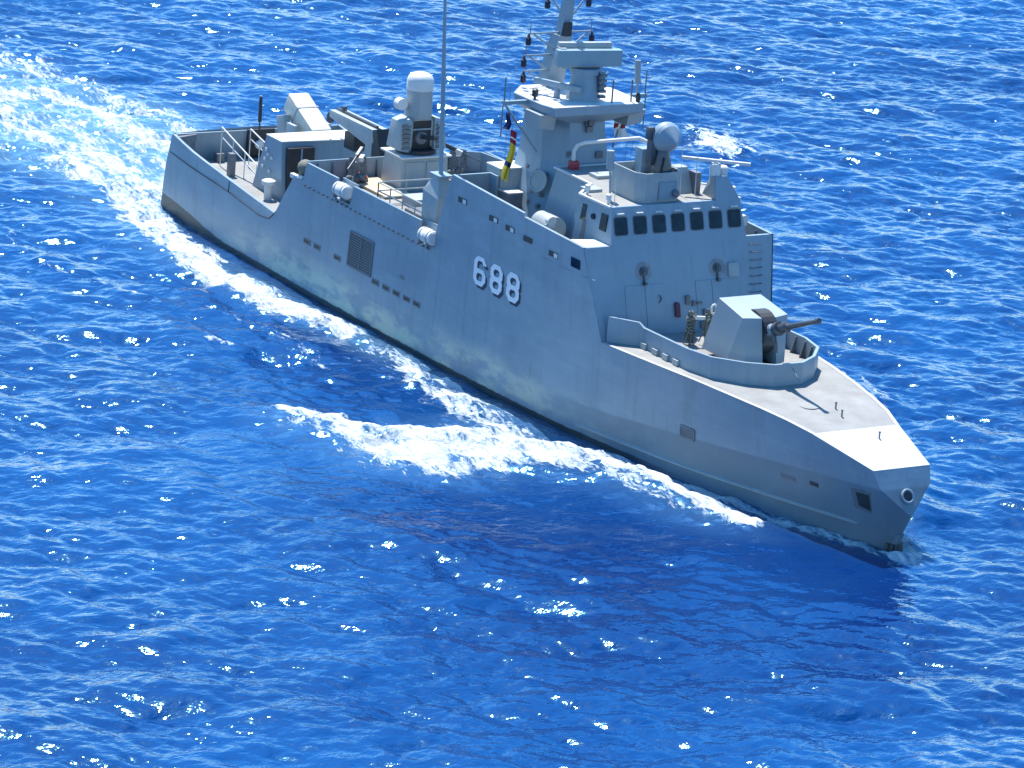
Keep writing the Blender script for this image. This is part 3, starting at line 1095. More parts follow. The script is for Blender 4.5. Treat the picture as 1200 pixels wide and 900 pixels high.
# front plate fittings: hydrants, doors, vent hood, ladder rungs
for y, z in ((-1.94, 7.3), (1.81, 7.22)):
    b = MB()
    b.lathe((FX(z) - .02, y, z), (1, 0, .31), [(0, .20), (.10, .20), (.10, .12), (.16, .12), (.16, .05), (.20, .04)], 16)
    b.tube((FX(z - .45) - .02, y - .02, z - .5), (FX(z - .45) + .22, y - .02, z - .45), 0.09, 0.07, 10)
    b.tube((FX(z - .45) + .05, y - .02, z - .45), (FX(z) + .05, y, z - .15), 0.05, n=8)
    b.build('hose_hydrant', 'steel', front)
    MB().lathe((FX(z) + .0, y, z), (1, 0, .31), [(0, .42), (.006, .42)], 20).build('hydrant_plate', mat('greased_plate', (0.22, 0.24, 0.26), 0.5, var=.3, scale=5), front)
front_panel('vent_hood', 2.34, 2.86, 6.85, 7.42, 'warm', 0.08, 0.16)
for k_, (y0, y1) in enumerate(((-2.95, -0.95), (0.65, 2.3))):
    front_panel('door', y0, y0 + (y1 - y0) / 2 - .015, 4.9, 6.75, 'paint', 0.06, 0.028)
    front_panel('door', y0 + (y1 - y0) / 2 + .015, y1, 4.9, 6.75, 'paint', 0.06, 0.028)
b = MB()
b.path([Vector((FX(6.1) + .06, -1.35 + .16 * math.cos(a), 6.15 + .16 * math.sin(a))) for a in np.linspace(-1.4, 1.4, 8)], 0.025, 6)
b.build('door_handle', 'steel', front)
for i in range(9):
    b = MB()
    z = 8.1 - 0.33 * i
    x = FX(z)
    yy = 3.9 - 0.035 * i
    b.path([(x - .02, yy - .27, z), (x + .14, yy - .27, z), (x + .14, yy + .27, z), (x - .02, yy + .27, z)], 0.022, 6)
    b.build('ladder_rung', 'mid', front)
b = MB()
for y, z, w_, h_ in ((0.15, 6.0, .2, .38), (0.45, 5.85, .12, .22), (0.75, 5.85, .22, .1), (0.95, 5.3, .10, .6), (0.9, 4.95, .36, .3)):
    b.box(FX(z) - .03, FX(z) + .11, y - w_ / 2, y + w_ / 2, z - h_ / 2, z + h_ / 2)
b.tube((FX(5.7) + .05, .95, 5.6), (FX(5) + .05, .92, 5.0), 0.03)
b.build_each('junction_box', 'mid', front)
front_panel('hose_rack', -0.52, -0.30, 5.35, 5.95, mat('maroon_hose', (0.10, 0.03, 0.05), 0.6, var=.3, scale=6), 0.06, 0.14)
# port bow of the bridge: the raised fin with drums and navigation radar
b = MB()
b.hexa([(38.2, 2.1, 9.96), (FX(9.96) - .1, 2.06, 9.96), (FX(9.96) - .1, 3.2, 9.96), (38.2, 3.1, 9.96)],
       [(38.6, 2.2, 10.93), (FX(10.93) - .1, 2.13, 10.93), (FX(10.93) - .1, 2.7, 10.93), (38.6, 2.65, 10.93)])
b.build('radar_fin', 'warm', ship)
MB().lathe((38.75, 2.3, 10.93), (0, 0, 1), [(0, .24), (.46, .24), (.52, .20)], 20).lathe((38.7, 2.72, 10.75), (0, 0, 1), [(0, .22), (.5, .22), (.56, .17)], 20).build_each('radar_drum', 'white', ship)
nr = MB()
nr.obox((38.75, 2.3, 11.56), (0.62, 0.78, 0), 3.0, 0.16, 0.13)
nr.tube((38.75, 2.3, 11.4), (38.75, 2.3, 11.56), 0.1)
nr.build('navigation_radar', 'white', ship, bevel=0.02)
# bridge wing capping, starboard, and searchlights
b = MB()
b.hexa([(38.3, -4.86, 8.34), (39.85, -4.86, 8.34), (39.85, -3.4, 8.34), (38.7, -3.4, 8.34)], [(38.3, -4.86, 8.41), (39.82, -4.86, 8.41), (39.82, -3.4, 8.41), (38.7, -3.4, 8.41)])
b.build('wing_cap', 'white', ship)
for s, x in ((-1, 36.3), (1, 38.2)):
    b = MB()
    b.tube((x, s * 4.35, 7.2), (x, s * 4.35, 8.45), 0.06)
    b.obox((x, s * 4.35, 8.45), (1, 0, 0), 0.3, 0.36, 0.08)
    b.lathe((x - .18, s * 4.35, 8.72), (1, 0, -.1), [(0, .14), (.1, .2), (.36, .22), (.36, .18)], 16)
    b.build('searchlight', 'white', ship)
# wing platform posts and small lockers on the bridge deck
MB().box(29.6, 30.5, -2.95, -2.2, 7.2, 8.3).build('ventilator_box', 'mid', ship, bevel=0.03)
b = MB()
b.box(29.58, 30.0, -2.97, -2.18, 8.3, 8.36).box(30.08, 30.52, -2.97, -2.18, 8.3, 8.36)
b.build_each('ventilator_lid', 'white', ship)
MB().hexa([(28.95, -2.95, 7.2), (30.0, -2.95, 7.2), (30.0, -1.5, 7.2), (28.95, -1.5, 7.2)], [(28.4, -2.9, 9.2), (29.6, -2.9, 9.2), (29.6, -1.5, 9.2), (28.4, -1.5, 9.2)]).build('aft_locker', 'warm', ship)
MB().box(28.38, 29.62, -2.93, -1.47, 9.2, 9.26).build('locker_top', 'white', ship)
tk = MB()
tk.lathe((33.7, -3.2, 7.85), (1, 0, 0), [(0, .5), (.03, .56), (1.27, .56), (1.3, .5)], 24)
tk.box(33.85, 34.85, -3.65, -2.75, 7.2, 7.7)
tk.build('pressure_tank', 'warm', ship)
# aft return of the bulwark
b = MB()
b.wall([(28.88, -4.72), (28.88, -2.95), (29.6, -2.95)], 7.2, 8.92, -0.12)
b.wall([(28.88, 2.95), (28.88, 4.72)], 7.2, 8.92, -0.12)
b.build_each('bulwark_return', 'paint', ship)
# ribs of the bulwark inside
b = MB()
for x in np.arange(29.6, 39, 1.15):
    for s in (-1, 1):
        b.hexa([(x - .03, s * 4.5, 7.2), (x + .03, s * 4.5, 7.2), (x + .03, s * 4.73, 7.2), (x - .03, s * 4.73, 7.2)],
               [(x - .03, s * 4.66, 8.3), (x + .03, s * 4.66, 8.3), (x + .03, s * 4.73, 8.3), (x - .03, s * 4.73, 8.3)])
b.build_each('bulwark_rib', 'mid', ship)

# --- director tub and tracking radar
b = MB()
tub = [(36.8, -1.75), (38.65, -1.75), (39.05, -1.4), (39.05, 0.2), (38.7, 0.5), (36.8, 0.5)]
b.wall(tub, 9.97, 11.25, 0.07, closed=True)
b.frustum([(38.0 + (x - 38.0) * .93, -.6 + (y + .6) * .93) for x, y in tub], 10.75, [(38.0 + (x - 38.0) * .93, -.6 + (y + .6) * .93) for x, y in tub], 10.8)
b.build('director_tub', 'warm', ship)
MB().box(39.06, 39.12, -0.75, 0.15, 10.1, 10.85).build('tub_panel', 'paint', ship)
MB().box(37.0, 37.55, -0.75, -0.15, 10.8, 11.95).build('director_cabinet', 'paint', ship, bevel=0.02)
dr = MB()
dr.lathe((38.2, -0.15, 10.8), (0, 0, 1), [(0, .5), (.5, .46), (.9, .36), (1.3, .3)], 20)
dr.box(37.85, 38.25, -0.75, -0.5, 11.4, 12.9)
dr.box(37.9, 38.2, -0.9, -0.62, 12.5, 13.05)
director = dr.build('tracking_director', 'steel', ship, bevel=0.02)
dc = MB()
dc.lathe((37.98, -0.05, 12.62), (1, 0.02, -0.10), [(0, .3), (.0, .62), (.16, .68), (.34, .67), (.5, .60), (1.02, .10), (1.08, .02)], 36)
dc.build('radar_dish_cover', 'paint', director, smooth=20)
MB().tube((38.8, -.6, 10.85), (38.6, -.3, 11.8), 0.05).build('cable', 'rubber', director)
MB().lathe((39.08, 0.05, 10.35), (1, 0, 0), [(0, .16), (.18, .18), (.3, .1)], 12).build('lamp', 'mid', ship)
# pole beside the tub, with a fat top
b = MB()
b.tube((38.25, -2.65, 9.97), (38.05, -2.65, 11.3), 0.045)
b.tube((38.05, -2.65, 11.3), (37.98, -2.65, 12.1), 0.17, 0.17, 14)
b.build('antenna_post', 'warm', ship)
for x, y, h_ in ((39.0, -2.9, 1.2), (38.2, 0.95, 2.1), (38.4, 1.6, 4.0)):
    MB().tube((x, y, 9.97), (x - .05 * h_, y, 9.97 + h_), 0.02, 0.010, 6).build('whip_antenna', 'white', ship)
# angular grey housing and low boxes on the roof
b = MB()
b.hexa([(36.6, 0.95, 9.97), (38.0, 0.95, 9.97), (38.0, 1.75, 9.97), (36.6, 1.75, 9.97)], [(37.1, 1.05, 11.05), (37.6, 1.05, 11.05), (37.6, 1.65, 11.05), (37.1, 1.65, 11.05)])
b.build('roof_housing', 'warm', ship)
MB().box(37.6, 38.15, 1.72, 2.02, 9.97, 10.9).build('decoy_box', 'mid', ship)
MB().box(36.2, 36.9, -2.9, -2.2, 9.97, 10.1).box(34.2, 34.9, -1.2, 0.2, 9.97, 10.12).build_each('roof_hatch', 'warm', ship)
b = MB()
for s, x in ((-1, 38.9), (-1, 37.2), (1, 39.0)):
    b.lathe((x, s * 3.15, 10.0), (0, 0, 1), [(0, .06), (.2, .06), (.2, .12), (.42, .12), (.46, .05)], 10)
b.build_each('roof_lamp', 'white', ship)

# --- mast tower -------------------------------------------------------
oct0 = [(33.1, -1.25), (33.1, 1.25), (31.5, 2.35), (28.9, 2.35), (28.0, 1.6), (28.0, -1.6), (28.9, -2.35), (31.5, -2.35)]
oct1 = [(32.25, -1.0), (32.25, 1.0), (30.85, 1.62), (28.9, 1.62), (28.3, 1.2), (28.3, -1.2), (28.9, -1.62), (30.85, -1.62)]
oct2 = [(31.85, -0.9), (31.85, 0.9), (30.6, 1.5), (29.0, 1.5), (28.4, 1.1), (28.4, -1.1), (29.0, -1.5), (30.6, -1.5)]
plat0 = [(32.75, -2.35), (32.75, 2.35), (32.0, 2.55), (29.6, 2.55), (28.4, 1.5), (28.4, -1.5), (29.6, -2.55), (32.0, -2.55)]
tw = MB()
tw.frustum(oct0[::1], 7.2, oct1, 9.96)
tw.frustum(oct1, 9.961, oct2, 11.75)
tower = tw.build('mast_tower', 'paint', ship, smooth=15)
pl = MB()
pl.frustum(oct2, 11.751, [(x, y * 0.96) for x, y in plat0], 12.32)
pl.frustum([(x, y * 0.96) for x, y in plat0], 12.321, plat0, 12.7)
pl.build('mast_platform', 'paint', ship, smooth=15)
MB().frustum([(x * .99 + .3, y * .97) for x, y in plat0], 12.70, [(x * .99 + .3, y * .97) for x, y in plat0], 12.715).build('platform_floor', 'white', ship)
for s in (-1, 1):
    b = MB()
    b.hexa([(31.0, s * 1.9, 11.55), (32.1, s * 1.9, 11.55), (32.1, s * 2.65, 11.65), (31.0, s * 2.65, 11.65)],
           [(30.9, s * 1.9, 12.3), (32.3, s * 1.9, 12.3), (32.3, s * 2.75, 12.3), (30.9, s * 2.75, 12.3)])
    b.build('sensor_box', 'warm', ship)
b = MB()
b.box(32.10, 32.16, -1.15, -0.75, 10.3, 10.55).box(32.0, 32.13, -.15, .15, 11.35, 11.6).box(32.2, 32.28, 0.35, .7, 10.2, 10.5)
b.build_each('tower_fitting', 'mid', tower)
MB().lathe((31.92, 0.05, 11.78), (1, 0, 0), [(0, .25), (.1, .25), (.1, .16), (.2, .14)], 16).build('tower_horn', 'steel', tower)
MB().lathe((31.45, -2.05, 9.1), (0.35, -1, 0.28), [(0, .5), (.06, .5), (.06, .42), (.03, .42), (.03, .1)], 24).build('cable_reel', 'warm', tower)
b = MB()
for x in (30.0, 30.9, 31.6):
    for z in (8.0, 8.5, 9.4):
        if (x + z) % 0.7 > .2:
            b.box(x - .1, x + .1, -2.38 + (z - 7.2) * 0.26, -2.25 + (z - 7.2) * 0.26, z - .08, z + .08)
b.build_each('tower_box', 'mid', tower)
# 3-D search radar on its pedestal
pd = MB()
pd.lathe((31.3, 0, 12.7), (0, 0, 1), [(0, .78), (.3, .70), (1.15, .56), (1.15, .66), (1.42, .66)], 24)
pd.box(31.15, 31.9, .45, .72, 13.1, 14.0)
pd.build('radar_pedestal', 'paint', ship)
b = MB()
for i in range(5):
    b.box(31.75, 32.02, .42, .74, 12.85 + .24 * i, 12.97 + .24 * i)
b.build_each('waveguide', 'mid', ship)
rd = MB()
rax = Vector((0.17, 1.0, 0.0))
rd.obox((31.45, 0.05, 14.58), rax, 3.05, 0.42, 0.74)
radar = rd.build('search_radar', mat('radome_panel_paint', (0.22, 0.33, 0.38), 0.45, var=.06), ship, bevel=0.02)
MB().obox((31.05, 0.05, 15.07), rax, 2.5, 0.3, 0.26).build('transponder_bar', 'warm', radar, bevel=0.02)
MB().obox((31.1, -0.1, 14.15), rax, 1.9, 0.5, 0.14).obox((31.0, -1.1, 14.75), rax, 0.3, 0.5, 0.5).build('radar_cradle', 'warm', radar)
# raked mast spar with yards and lamps
m0, m1, m2, m3 = Vector((28.35, 0, 12.3)), Vector((29.15, 0, 15.15)), Vector((29.25, 0, 15.7)), Vector((29.75, 0, 18.2))
ms = MB()
def sq(c, a, e):
    return [c + Vector((-a, -e, 0)), c + Vector((a, -e, 0)), c + Vector((a, e, 0)), c + Vector((-a, e, 0))]
ms.hexa(sq(m0, .42, .5), sq(m1, .34, .34))
ms.hexa(sq(m1 + Vector((0, .05, .002)), .26, .26), sq(m3, .16, .15))
ms.hexa(sq(m0 + Vector((.35, -.1, -.02)), .4, .5), sq(m0 + Vector((.3, -.1, .5)), .3, .4))
spar = ms.build('mast_spar', 'paint', ship, smooth=15)
MB().box(29.4, 29.66, -.16, .2, 15.15, 15.75).build('masthead_light', 'dark', spar)
MB().tube((29.5, 0, 18.2), (29.6, 0, 20.6), .05, .03).build('mast_pole', 'paint', spar)
for z, ys in ((15.25, (-1.75, 1.55)), (14.2, (-1.75,)), (13.45, (-1.6,)), (16.95, (-1.1, 1.05))):
    x0 = I(z, [12.3, 15.15, 18.2], [28.5, 29.2, 29.75])
    for y in ys:
        b = MB()
        s = 1 if y > 0 else -1
        b.tube((x0, s * .2, z), (x0, y, z), 0.045, n=8)
        b.tube((x0, s * .25, z - .85), (x0, y * .85, z - .05), 0.045, n=8)
        yard = b.build('yardarm', 'paint', spar)
        b = MB()
        b.lathe((x0, y * 1.0, z - .52), (0, 0, 1), [(0, .10), (.04, .13), (.32, .13), (.36, .08), (.5, .05)], 12)
        b.build('signal_lamp', 'lamp', spar)
        b = MB()
        b.tube((x0, y * .96, z), (x0, y * .96, z + .55), 0.022, n=6)
        b.build('stub_antenna', 'mid', spar)
# bar antenna of the surface radar, on the platform
b = MB()
b.tube((30.9, -1.1, 12.7), (30.9, -1.1, 13.15), 0.16, .12)
b.obox((30.9, -1.1, 13.28), (2.15, 0.95, 0), 2.5, 0.2, 0.26)
b.build('surface_radar', 'paint', ship, bevel=0.02)
# yard out to starboard with whips, stays, and its port twin
for s in (-1, 1):
    b = MB()
    b.obox((30.7, s * 3.0, 12.55), (0, 1, 0), 1.5, 0.2, 0.16)
    b.tube((30.0, s * 3.35, 12.48), (31.0, s * 2.0, 10.3), 0.06, n=8)
    b.build('signal_yard', 'paint', ship)
    b = MB()
    b.tube((30.7, s * 3.68, 12.6), (30.7, s * 3.68, 13.7), 0.035, n=6)
    b.tube((30.7, s * 3.72, 12.5), (30.7, s * 3.72, 11.0), 0.03, n=6)
    b.tube((30.7, s * 3.4, 12.6), (30.7, s * 3.4, 13.3), 0.015, n=6)
    b.build_each('whip_antenna', 'mid', ship)
    b = MB()
    for yy in (3.45, 3.15):
        b.tube((30.7, s * yy, 12.5), (30.4, s * (yy - .25), 7.3), 0.008, n=5)
    b.build_each('halyard', 'rope', ship)
b = MB()
for x, y in ((32.3, 0.9), (32.3, 1.9)):
    b.tube((x, y, 12.7), (x, y, 13.7), 0.045, n=6)
b.build_each('stub_antenna', 'mid', ship)
b = MB()
b.tube((32.2, 2.3, 12.7), (32.1, 2.3, 13.5), 0.05)
b.tube((32.1, 2.3, 13.5), (32.0, 2.3, 14.5), 0.13, n=14)
b.build('antenna_post', 'warm', ship)
b = MB()
b.lathe((32.4, 2.2, 12.7), (0, 0, 1), [(0, .1), (.3, .12), (.4, .06)], 10)
b.lathe((31.0, -2.3, 12.7), (0, 0, 1), [(0, .06), (.15, .06), (.15, .14), (.45, .14), (.5, .06)], 12)
b.build_each('platform_lamp', 'dark', ship)
# goose-neck pipe with the red foot
gp = [(32.95, -1.15, 10.0), (32.85, -1.15, 10.95), (33.0, -1.0, 11.3), (33.4, -0.6, 11.45), (36.4, -0.75, 12.2), (36.75, -0.7, 12.15), (37.0, -0.7, 11.9)]
gp = [(32.95, -1.25, 10.0), (32.9, -1.25, 10.75), (33.0, -1.15, 11.05), (33.2, -0.9, 11.2), (33.9, 1.45, 11.45), (34.1, 1.8, 11.3), (34.2, 1.95, 11.0), (34.2, 1.95, 10.0)]
MB().path([Vector(p) for p in gp], 0.085, 10).build('gooseneck_pipe', 'white', ship)
MB().box(32.8, 33.15, -1.45, -1.05, 9.97, 10.35).build('pipe_base', 'red', ship, bevel=0.03)

# --- foredeck: breakwater ring and the gun ---------------------------
half = [(41.15, 4.12), (42.0, 3.12), (42.25, 3.05), (45.6, 3.05), (47.0, 2.72), (48.1, 1.75), (48.75, 0.7)]
ringp = [(x, -y) for x, y in half] + [(x, y) for x, y in half[::-1]]
zt_ = [5.72, 5.62, 5.45, 5.5, 5.5, 5.5, 5.5]
b = MB()
out_t = [(x - .0, y) for x, y in ringp]
b.wall(out_t, 4.56, zt_ + zt_[::-1], 0.13)
b.build('gun_breakwater', 'paint', ship, smooth=15)
b = MB()
inn = [(x - 0.12, y * 0.94) for x, y in ringp]
b.frustum(inn[::1], 4.60, inn, 4.70)
b.build('gun_platform', 'deck', ship)
b = MB()
for s in (-1, 1):
    for x in (42.6, 43.5, 44.3, 45.1):
        b.box(x - .28, x + .1, s * 3.12 - .06, s * 3.12 + .06, 4.62, 4.85)
b.build_each('freeing_port', 'warm', ship)
b = MB()
for s in (-1, 1):
    for x in np.arange(42.8, 47.2, 0.75):
        yy = s * (float(I(x, [45.6, 47.0], [2.92, 2.58])))
        b.hexa([(x - .03, yy, 4.7), (x + .03, yy, 4.7), (x + .03, yy - s * .28, 4.7), (x - .03, yy - s * .28, 4.7)],
               [(x - .03, yy, 5.4), (x + .03, yy, 5.4), (x + .03, yy - s * .06, 5.4), (x - .03, yy - s * .06, 5.4)])
b.build_each('breakwater_rib', 'mid', ship)
# turret
zb = 4.98
MB().lathe((45.7, 0, 4.7), (0, 0, 1), [(0, 1.42), (.30, 1.42)], 40).build('gun_base', 'dark', ship)
g = MB()
S = {}
for s, q in ((-1, 's'), (1, 'p')):
    S[q + 'bl'] = (44.15, s * 1.3, zb)
    S[q + 'bs'] = (46.15, s * 1.36, zb)
    S[q + 'b2'] = (47.0, s * 0.98, zb)
    S[q + 'bf'] = (47.35, s * 0.34, zb)
    S[q + 'tr'] = (44.75, s * 1.05, 7.32)
    S[q + 'tf'] = (46.72, s * 1.13, 6.98)
    S[q + 'ts'] = (46.98, s * 0.34, 6.98)
    S[q + 'mr'] = (46.2, s * 0.34, 7.1)
    S[q + 'mb'] = (46.2, s * 0.34, zb)
nm = list(S)
ix = {k_: i for i, k_ in enumerate(nm)}
F_ = []
for q in 'sp':
    F_ += [[q + 'bl', q + 'bs', q + 'tf', q + 'tr'], [q + 'bs', q + 'b2', q + 'tf'], [q + 'b2', q + 'bf', q + 'ts', q + 'tf'],
           [q + 'bf', q + 'mb', q + 'mr', q + 'ts'], [q + 'tr', q + 'tf', q + 'ts', q + 'mr']]
F_ += [['sbl', 'str', 'ptr', 'pbl'], ['str', 'smr', 'pmr', 'ptr'], ['smb', 'smr', 'pmr', 'pmb'], ['sbl', 'sbs', 'sb2', 'sbf', 'smb', 'pmb', 'pbf', 'pb2', 'pbs', 'pbl']]
g.add([S[k_] for k_ in nm], [tuple(ix[k_] for k_ in f) for f in F_])
turret = g.build('gun_turret', mat('turret_paint', (0.29, 0.345, 0.375), 0.45, var=.05), ship, smooth=10, bevel=0.025)
sh = MB()
sh.lathe((46.35, -0.30, 6.15), (0, 1, 0), [(0, .86), (.6, .86)], 36)
sh.build('gun_cradle', 'steel', turret)
bd = Vector((1.0, 0, 0.40)).normalized()
bo = Vector((46.6, 0, 6.27))
bl = MB()
bl.lathe(bo, bd, [(0, .28), (.75, .26), (.8, .20), (1.05, .19)], 20)
bl.build('recoil_sleeve', 'paint', turret)
bl = MB()
bl.lathe(bo + bd * 1.0, bd, [(0, .26), (.12, .30), (.3, .30), (.34, .17), (.55, .16), (.6, .23), (.85, .23), (.92, .13), (2.95, .095), (2.96, .125), (3.2, .125), (3.22, .05)], 20)
bl.build('gun_barrel', 'steel', turret)
b = MB()
b.path([bo + bd * .95 + Vector((0, -.05, -.18)), bo + bd * 1.15 + Vector((0, -.05, -.6)), bo + bd * 1.25 + Vector((0, -.05, -1.05))], 0.10, 8)
b.build('case_chute', 'steel', turret)
# top shutter over the slot
b = MB()
for i in range(10):
    a0, a1 = R(15 + 14 * i), R(15 + 14 * (i + 1))
    P = lambda a, r, y: (46.35 + r * math.cos(a) * 1.0, y, 6.15 + r * math.sin(a))
    b.hexa([P(a0, .95, -.33), P(a1, .95, -.33), P(a1, .95, .33), P(a0, .95, .33)], [P(a0, 1.02, -.33), P(a1, 1.02, -.33), P(a1, 1.02, .33), P(a0, 1.02, .33)])
b.build('slot_shutter', 'dark', turret)
# jackstaff rod and deck studs
MB().tube((48.8, 0.1, 5.35), (49.75, -0.1, 5.0), 0.02, n=6).build('rod', 'mid', ship)
b = MB()
for x, y in ((51.75, 0.35), (52.55, 0.1), (54.6, 0.55)):
    zz = float(top(x)[1])
    b.tube((x, y, zz - .05), (x, y, zz + .26), 0.035, n=8).tube((x, y, zz + .24), (x, y, zz + .29), 0.055, n=8)
b.build_each('deck_bollard', 'mid', ship, n=2)

b = MB()
b.lathe((51.2, -0.6, float(top(51.2)[1]) - .01), (0.02, 0, 1), [(0, .42), (.03, .42)], 28)
b.build('deck_hatch', 'deck', ship, bevel=0.01)
b = MB()
zz = float(top(50.5)[1]) + .004
b.poly([(50.1, 1.55, zz), (50.22, 1.55, zz), (50.42, 2.65, zz), (50.3, 2.65, zz)])
b.build('red_marking', mat('faded_red_line', (0.36, 0.17, 0.15), 0.8, var=0.3, scale=6), ship)
# --- well amidships ---------------------------------------------------
for s in (-1, 1):
    for x0, x1 in ((15.35, 18.55), (19.95, 26.4)):
        b = MB()
        b.hexa([(x0, s * 5.02, 5.12), (x1, s * 5.02, 5.12), (x1, s * 4.92, 5.12), (x0, s * 4.92, 5.12)],
               [(x0 + .2, s * 4.95, 6.2), (x1, s * 4.95, 6.2), (x1, s * 4.83, 6.2), (x0 + .2, s * 4.83, 6.2)])
        b.build('bulwark_panel', 'hull', ship)
    b = MB()
    b.wall([(18.5, s * 4.62), (20.0, s * 4.62)], 5.2, 6.2, 0.05)
    b.wall([(26.35, s * 4.62), (28.6, s * 4.62)], 5.2, 6.2, 0.05)
    b.build_each('inner_plating', 'paint', ship)
b = MB()
for x in np.arange(15.6, 27.4, 0.45):
    b.box(x - .05, x + .05, -5.06, -4.95, 5.08, 5.17)
b.build_each('panel_hinge', 'mid', ship)
b = MB()
b.wall([(15.3, -4.8), (15.3, 4.0), (15.6, 4.6), (17.6, 4.85)], 5.2, 6.22, -0.09)
b.build('well_aft_bulwark', 'paint', ship)
b = MB()
for y in np.arange(-4.3, 4.2, 0.8):
    b.hexa([(15.4, y - .03, 5.2), (15.7, y - .03, 5.2), (15.7, y + .03, 5.2), (15.4, y + .03, 5.2)], [(15.4, y - .03, 6.1), (15.45, y - .03, 6.1), (15.45, y + .03, 6.1), (15.4, y + .03, 6.1)])
b.build_each('bulwark_rib', 'mid', ship)
# guard rail round the launcher pit
def rail(pts, z0, zs, r=0.035, post=1.2, m='warm', name='guard_rail'):
    b = MB()
    for a, c in zip(pts[:-1], pts[1:]):
        a, c = Vector(a), Vector(c)
        for z in zs:
            b.tube((a.x, a.y, z), (c.x, c.y, z), r, n=6)
        n_ = max(1, round((c - a).length / post))
        for i in range(n_ + 1):
            q = a.lerp(c, i / n_)
            b.tube((q.x, q.y, z0), (q.x, q.y, zs[0]), r, n=6)
    return b.build(name, m, ship)


rail([(19.9, -0.5, 0), (19.9, -3.5, 0), (25.7, -3.5, 0)], 5.2, (6.25, 5.85, 5.5))
b = MB()
for x, y in ((22.2, -2.2), (23.4, -2.2), (22.6, -1.0), (23.8, -1.0)):
    b.lathe((x, y, 5.35), (0.35, 0.85, 0.40), [(0, .15), (0, .19), (1.5, .19), (1.5, .13), (1.3, .13)], 14)
b.build_each('decoy_tube', 'white', ship)
MB().box(21.6, 24.6, -3.0, -0.2, 5.2, 5.42).build('decoy_mount', 'mid', ship)
b = MB()
b.box(20.2, 21.4, -2.3, -0.6, 5.2, 5.7)
b.box(24.9, 27.4, -2.0, 2.0, 5.2, 6.3)
b.build_each('well_locker', 'warm', ship, bevel=0.03)
# tall whip with its housing
b = MB()
b.hexa([(25.7, -4.5, 5.2), (26.9, -4.5, 5.2), (26.9, -3.5, 5.2), (25.7, -3.5, 5.2)], [(25.75, -4.55, 7.45), (26.95, -4.45, 7.25), (26.95, -3.45, 7.3), (25.75, -3.4, 7.4)])
b.hexa([(25.75, -4.55, 7.45), (26.95, -4.45, 7.25), (26.95, -3.45, 7.3), (25.75, -3.4, 7.4)], [(26.1, -4.2, 8.25), (26.5, -4.2, 8.25), (26.5, -3.8, 8.25), (26.1, -3.8, 8.25)])
b.build('antenna_housing', 'warm', ship)
b = MB()
b.box(25.85, 26.8, -4.35, -3.65, 8.2, 8.28)
b.tube((26.3, -4.0, 8.2), (25.9, -4.0, 12.5), 0.11, 0.10, 10).tube((25.9, -4.0, 12.5), (25.3, -4.0, 18.5), 0.10, 0.05, 10)
b.build('tall_whip_antenna', 'paint', ship)

# --- close-in gun -----------------------------------------------------
b = MB()
b.hexa([(16.2, -1.3, 5.2), (18.15, -1.3, 5.2), (18.15, 1.3, 5.2), (16.2, 1.3, 5.2)], [(16.3, -1.2, 6.8), (18.1, -1.2, 6.8), (18.1, 1.2, 6.8), (16.3, 1.2, 6.8)])
ped = b.build('gun_pedestal', 'warm', ship, bevel=0.03)
for y0, y1 in ((-1.1, -.02), (.02, 1.1)):
    MB().box(18.1, 18.16, y0 + .05, y1 - .05, 5.4, 6.6).build('pedestal_door', 'warm', ped)
MB().box(16.1, 18.25, -1.35, 1.35, 6.8, 6.88).build('pedestal_top', 'white', ped)
b = MB()
b.lathe((17.15, 0, 6.88), (0, 0, 1), [(0, .95), (.2, .95), (.2, .7)], 28)
b.box(16.6, 17.5, -.62, .62, 7.0, 8.6)
ciws = b.build('close_in_gun', 'dark', ship)
for s in (-1, 1):
    b = MB()
    b.hexa([(16.5, s * .62, 6.95), (17.75, s * .62, 6.95), (17.75, s * 1.28, 7.1), (16.5, s * 1.28, 7.1)], [(16.6, s * .62, 8.62), (17.65, s * .62, 8.62), (17.6, s * 1.18, 8.45), (16.65, s * 1.18, 8.45)])
    b.build('gun_cheek', 'warm', ciws, bevel=0.03)
    b = MB()
    for i in range(6):
        b.box(17.65, 17.8, s * .72 - .0 if s > 0 else -1.12, s * 1.12 if s > 0 else -.72, 7.15 + .21 * i, 7.27 + .21 * i)
    b.build_each('cheek_rib', 'mid', ciws)
MB().lathe((16.9, 0, 7.62), (1, 0, 0), [(0, .5), (.55, .5), (.55, .36), (.7, .3)], 24).build('ammunition_drum', 'mid', ciws)
b = MB()
for i in range(6):
    a = i * math.pi / 3
    b.tube((17.4, .09 * math.cos(a), 7.65 + .09 * math.sin(a)), (19.0, .09 * math.cos(a), 7.95 + .09 * math.sin(a)), 0.03, n=6)
b.build('gatling_barrels', 'steel', ciws)
b = MB()
b.wall([(17.5, -.55), (17.56, -.55), (17.56, .55), (17.5, .55)], 8.0, 8.08, .05).box(17.5, 17.58, -.58, -.5, 7.2, 8.5).box(17.5, 17.58, .5, .58, 7.2, 8.5).box(17.5, 17.58, -.58, .58, 8.46, 8.54)
b.build('gun_frame', 'warm', ciws)
MB().lathe((17.1, 0, 8.55), (0, 0, 1), [(0, .66), (1.35, .61), (1.36, .64)], 32).build('radar_cylinder', 'warm', ciws)
MB().lathe((17.1, 0, 9.88), (0, 0, 1), [(0, .645), (.45, .64), (.62, .58), (.76, .42), (.83, .22), (.85, .03)], 32).build('radome', 'white', ciws)
b = MB()
b.tube((17.1, -.6, 9.15), (17.1, -1.0, 9.2), .1)
b.lathe((16.9, -1.05, 9.25), (1, 0, 0), [(0, .2), (.1, .28), (.5, .28), (.5, .2)], 16)
b.build('optical_sight', 'white', ciws)

